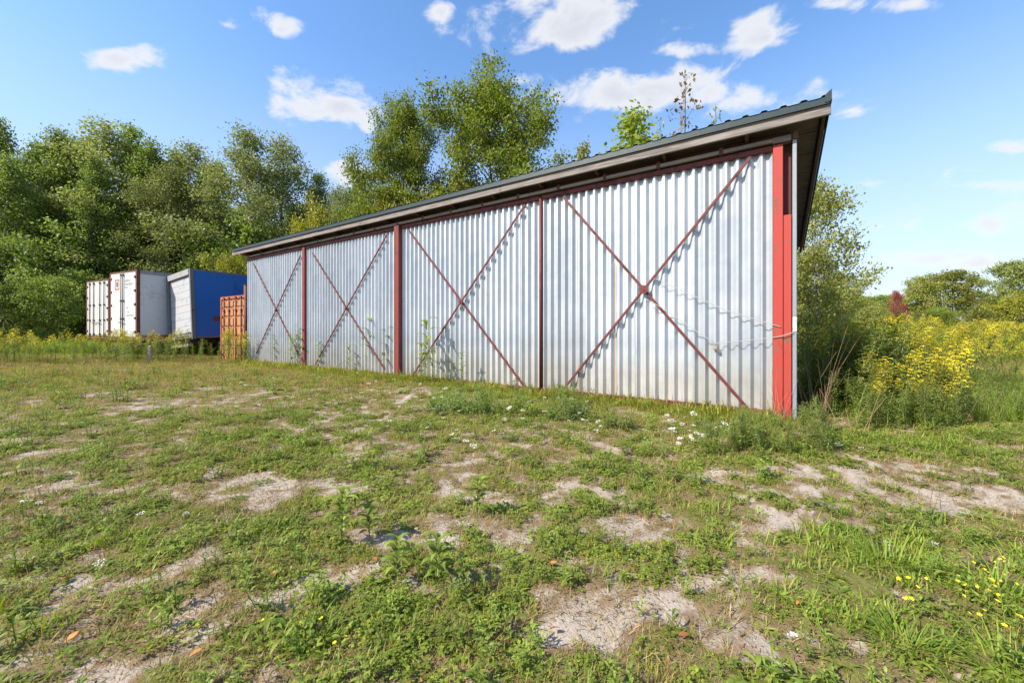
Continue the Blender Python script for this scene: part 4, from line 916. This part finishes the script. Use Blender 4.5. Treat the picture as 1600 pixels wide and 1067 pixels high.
# long grass clumps in the right foreground
for px, py, s, l in ((1385, 880, 1.0, 'arching long grass clump below the sandy patch'), (1420, 1010, .85, 'bright long grass clump nearest the yellow flowers'), (1560, 930, .9, 'broad leaved grass clump among the yellow flowers'), (1575, 1050, .8, 'long grass clump at the lower edge beside gravel'),
                     (470, 890, .5, 'dark tufted grass clump on the gravel band'), (770, 868, .5, 'spiky green grass clump alone on the gravel'), (1330, 845, .7, 'green grass clump at the rim of the sandy patch')):
    x, y = gpt(px, py); t = empty('grass_clump', (x, y, float(gh(x, y))-.005), rnd.uniform(0, 6), l, 'grass clump'); m = MB(); r = random.Random(px)
    for _ in range(int(150*s)+20):
        a = r.uniform(0, 6.28); q = .11*s*math.sqrt(r.random()); blade(m, (q*math.cos(a), q*math.sin(a), -.01), a+r.gauss(0, .5), r.uniform(.08, .27)*s, .0048*r.uniform(.7, 1.4), r.uniform(.4, 2.2), 5, r.uniform(.1, 1.2))
    m.build('blades', MATS['grass_lush'], t)
# broad leaf weeds low in the foreground
for i, (px, py, s, l) in enumerate(((420, 1000, 1.2, 'broad leaved weed with bright leaves under the small yellow flowers'), (470, 1020, 1.1, 'second broad leaved weed crowded beside the bright one'), (1190, 1055, 1.3, 'large leaved weed at the lower edge in grass'), (1240, 1050, 1.0, 'upright leaved weed next to the large leaved one'),
                                 (290, 850, 1., 'flat leafy weed rosette on thin grass left of the gravel'), (590, 960, .8, 'small bright weed rosette below the gravel band'), (880, 800, 1., 'pointed weed rosette at the edge of the bare soil'), (1010, 790, .8, 'small weed rosette near the bare soil in front of the door'),
                                 (60, 900, .9, 'leafy weed rosette in the thin grass by the left gravel strip'), (1450, 950, 1.1, 'spreading leafy weed between the long grass clumps'))):
    x, y = gpt(px, py); t = empty('leafy_weed', (x, y, float(gh(x, y))), rnd.uniform(0, 6), l, 'weed'); r = random.Random(px)
    for k in range(18):
        o = obj('leaf', leaf_part(1., .26, .6, -.6, 'weed_leaf'), None, t); q = s*r.uniform(.03, .075); o.scale = (q, q, q); o.location = (r.gauss(0, .045)*s, r.gauss(0, .045)*s, .012+r.random()*.02); o.rotation_euler = (0, r.uniform(-.4, .2), 2.4*k)
# flowers
def head_mesh(seed):
    r = random.Random(seed); m = MB()
    for _ in range(48):
        a = r.uniform(0, 6.28); q = math.sqrt(r.random()); c = Vector((q*math.cos(a), q*math.sin(a), .12*(1-q*q)+r.uniform(-.03, .03))); s = .11; o = len(m.v); tz = r.uniform(-.1, .1)
        for k in range(5): t = k*1.2566; m.v.append((c.x+s*math.cos(t), c.y+s*math.sin(t), c.z+tz*math.cos(t)))
        m.f.append((o, o+1, o+2, o+3, o+4))
    me = m.mesh('flower_head'); me.materials.append(MATS['flower_white']); return me
HM = [head_mesh(i) for i in range(3)]; st = MB().tube([(0, 0, -.1), (.01, 0, 1)], [.012, .008], 4, False).mesh('stem'); st.materials.append(MATS['stem'])
def flower(px, py, wpx, hpx, label, group):
    x, y = gpt(px, py); t = empty('white_flower', (x, y, float(gh(x, y))), rnd.uniform(0, 6), label, 'flower', group); h = max(.03, hpx/F*y)
    s = obj('stem', st, None, t); s.scale = (.22, .22, h); k = wpx/F*y/2
    o = obj('flower_head', rnd.choice(HM), None, t); o.location = (0, 0, h); o.scale = (k, k, k); o.rotation_euler = (rnd.gauss(0, .25), rnd.gauss(0, .25), 0)
rf = random.Random(8)
for _ in range(34): flower(rf.uniform(1040, 1150), rf.uniform(655, 700), rf.uniform(5, 12), rf.uniform(8, 20), 'white lacy flower head in the grass below the nearest door', 'white flowers below the nearest door')
for _ in range(40): flower(rf.uniform(680, 960), rf.uniform(630, 690), rf.uniform(4, 9), rf.uniform(8, 18), 'white lacy flower head among the weed clumps before the doors', 'white flowers among the weed clumps')
for _ in range(34): flower(rf.uniform(560, 700), rf.uniform(605, 690), rf.uniform(4, 8), rf.uniform(8, 16), 'white lacy flower head in the grass near the thick red post', 'white flowers near the thick post')
for _ in range(18): flower(rf.uniform(360, 560), rf.uniform(580, 660), rf.uniform(3, 6), rf.uniform(5, 12), 'tiny white flower head in the grass toward the container', 'white flowers toward the container')
for px, py, w_ in ((712, 690, 13), (728, 694, 11), (740, 702, 14), (40, 785, 14), (125, 810, 14), (62, 790, 10), (220, 805, 12), (90, 870, 14), (155, 885, 16), (290, 808, 9), (255, 780, 8), (60, 765, 9), (1457, 850, 14), (1238, 995, 14), (1385, 850, 9), (1290, 690, 11), (1310, 700, 11), (1345, 705, 8), (985, 880, 6), (650, 832, 6)):
    flower(px, py, w_, 8, 'single white flower head scattered low over the open lot', 'white flowers over the open lot')
yh = MB()
for k in range(5): leafshape(yh, (0, 0, 0), k*1.2566, 1., .8, .5, .1)
yme = yh.mesh('petals'); yme.materials.append(MATS['flower_yellow'])
def yellow(px, py, label, group):
    x, y = gpt(px, py); t = empty('yellow_flower', (x, y, float(gh(x, y))), rnd.uniform(0, 6), label, 'flower', group); h = rf.uniform(.04, .11)
    s = obj('stem', st, None, t); s.scale = (.14, .14, h); o = obj('petals', yme, None, t); o.location = (0, 0, h); q = rf.uniform(.007, .0125); o.scale = (q, q, q); o.rotation_euler = (rf.gauss(0, .4), rf.gauss(0, .4), 0)
for cx, cy, n in ((1560, 905, 16), (1550, 940, 8), (1592, 985, 12), (1410, 940, 7), (1530, 975, 5), (1480, 920, 5)):
    for _ in range(n): yellow(cx+rf.gauss(0, 17), cy+rf.gauss(8, 12), 'small yellow flower in the lush grass at the right', 'yellow flowers at the right')
for _ in range(7): yellow(470+rf.gauss(0, 32), 995+rf.gauss(0, 18), 'small yellow flower over the broad leaved weeds', 'yellow flowers over the broad leaved weeds')
dl = MB(); leafshape(dl, (0, 0, 0), 0, 1, .55, .15, -.25); dme = dl.mesh('dead_leaf'); dme.materials.append(MATS['dead_leaf'])
for px, py in ((225, 900), (245, 868), (430, 905), (318, 1020), (125, 992), (870, 886), (588, 884), (95, 912), (860, 990), (1255, 945), (1060, 1000)):
    x, y = gpt(px, py); o = obj('dead_leaf', dme, None); o.location = (x, y, float(gh(x, y))+.03); o.scale = (.05, .05, .05); o.rotation_euler = (rf.gauss(0, .3), rf.gauss(0, .3), rf.uniform(0, 6)); tag(o, 'curled orange dead leaf lying on the ground', 'leaf', 'dead leaves on the lot')
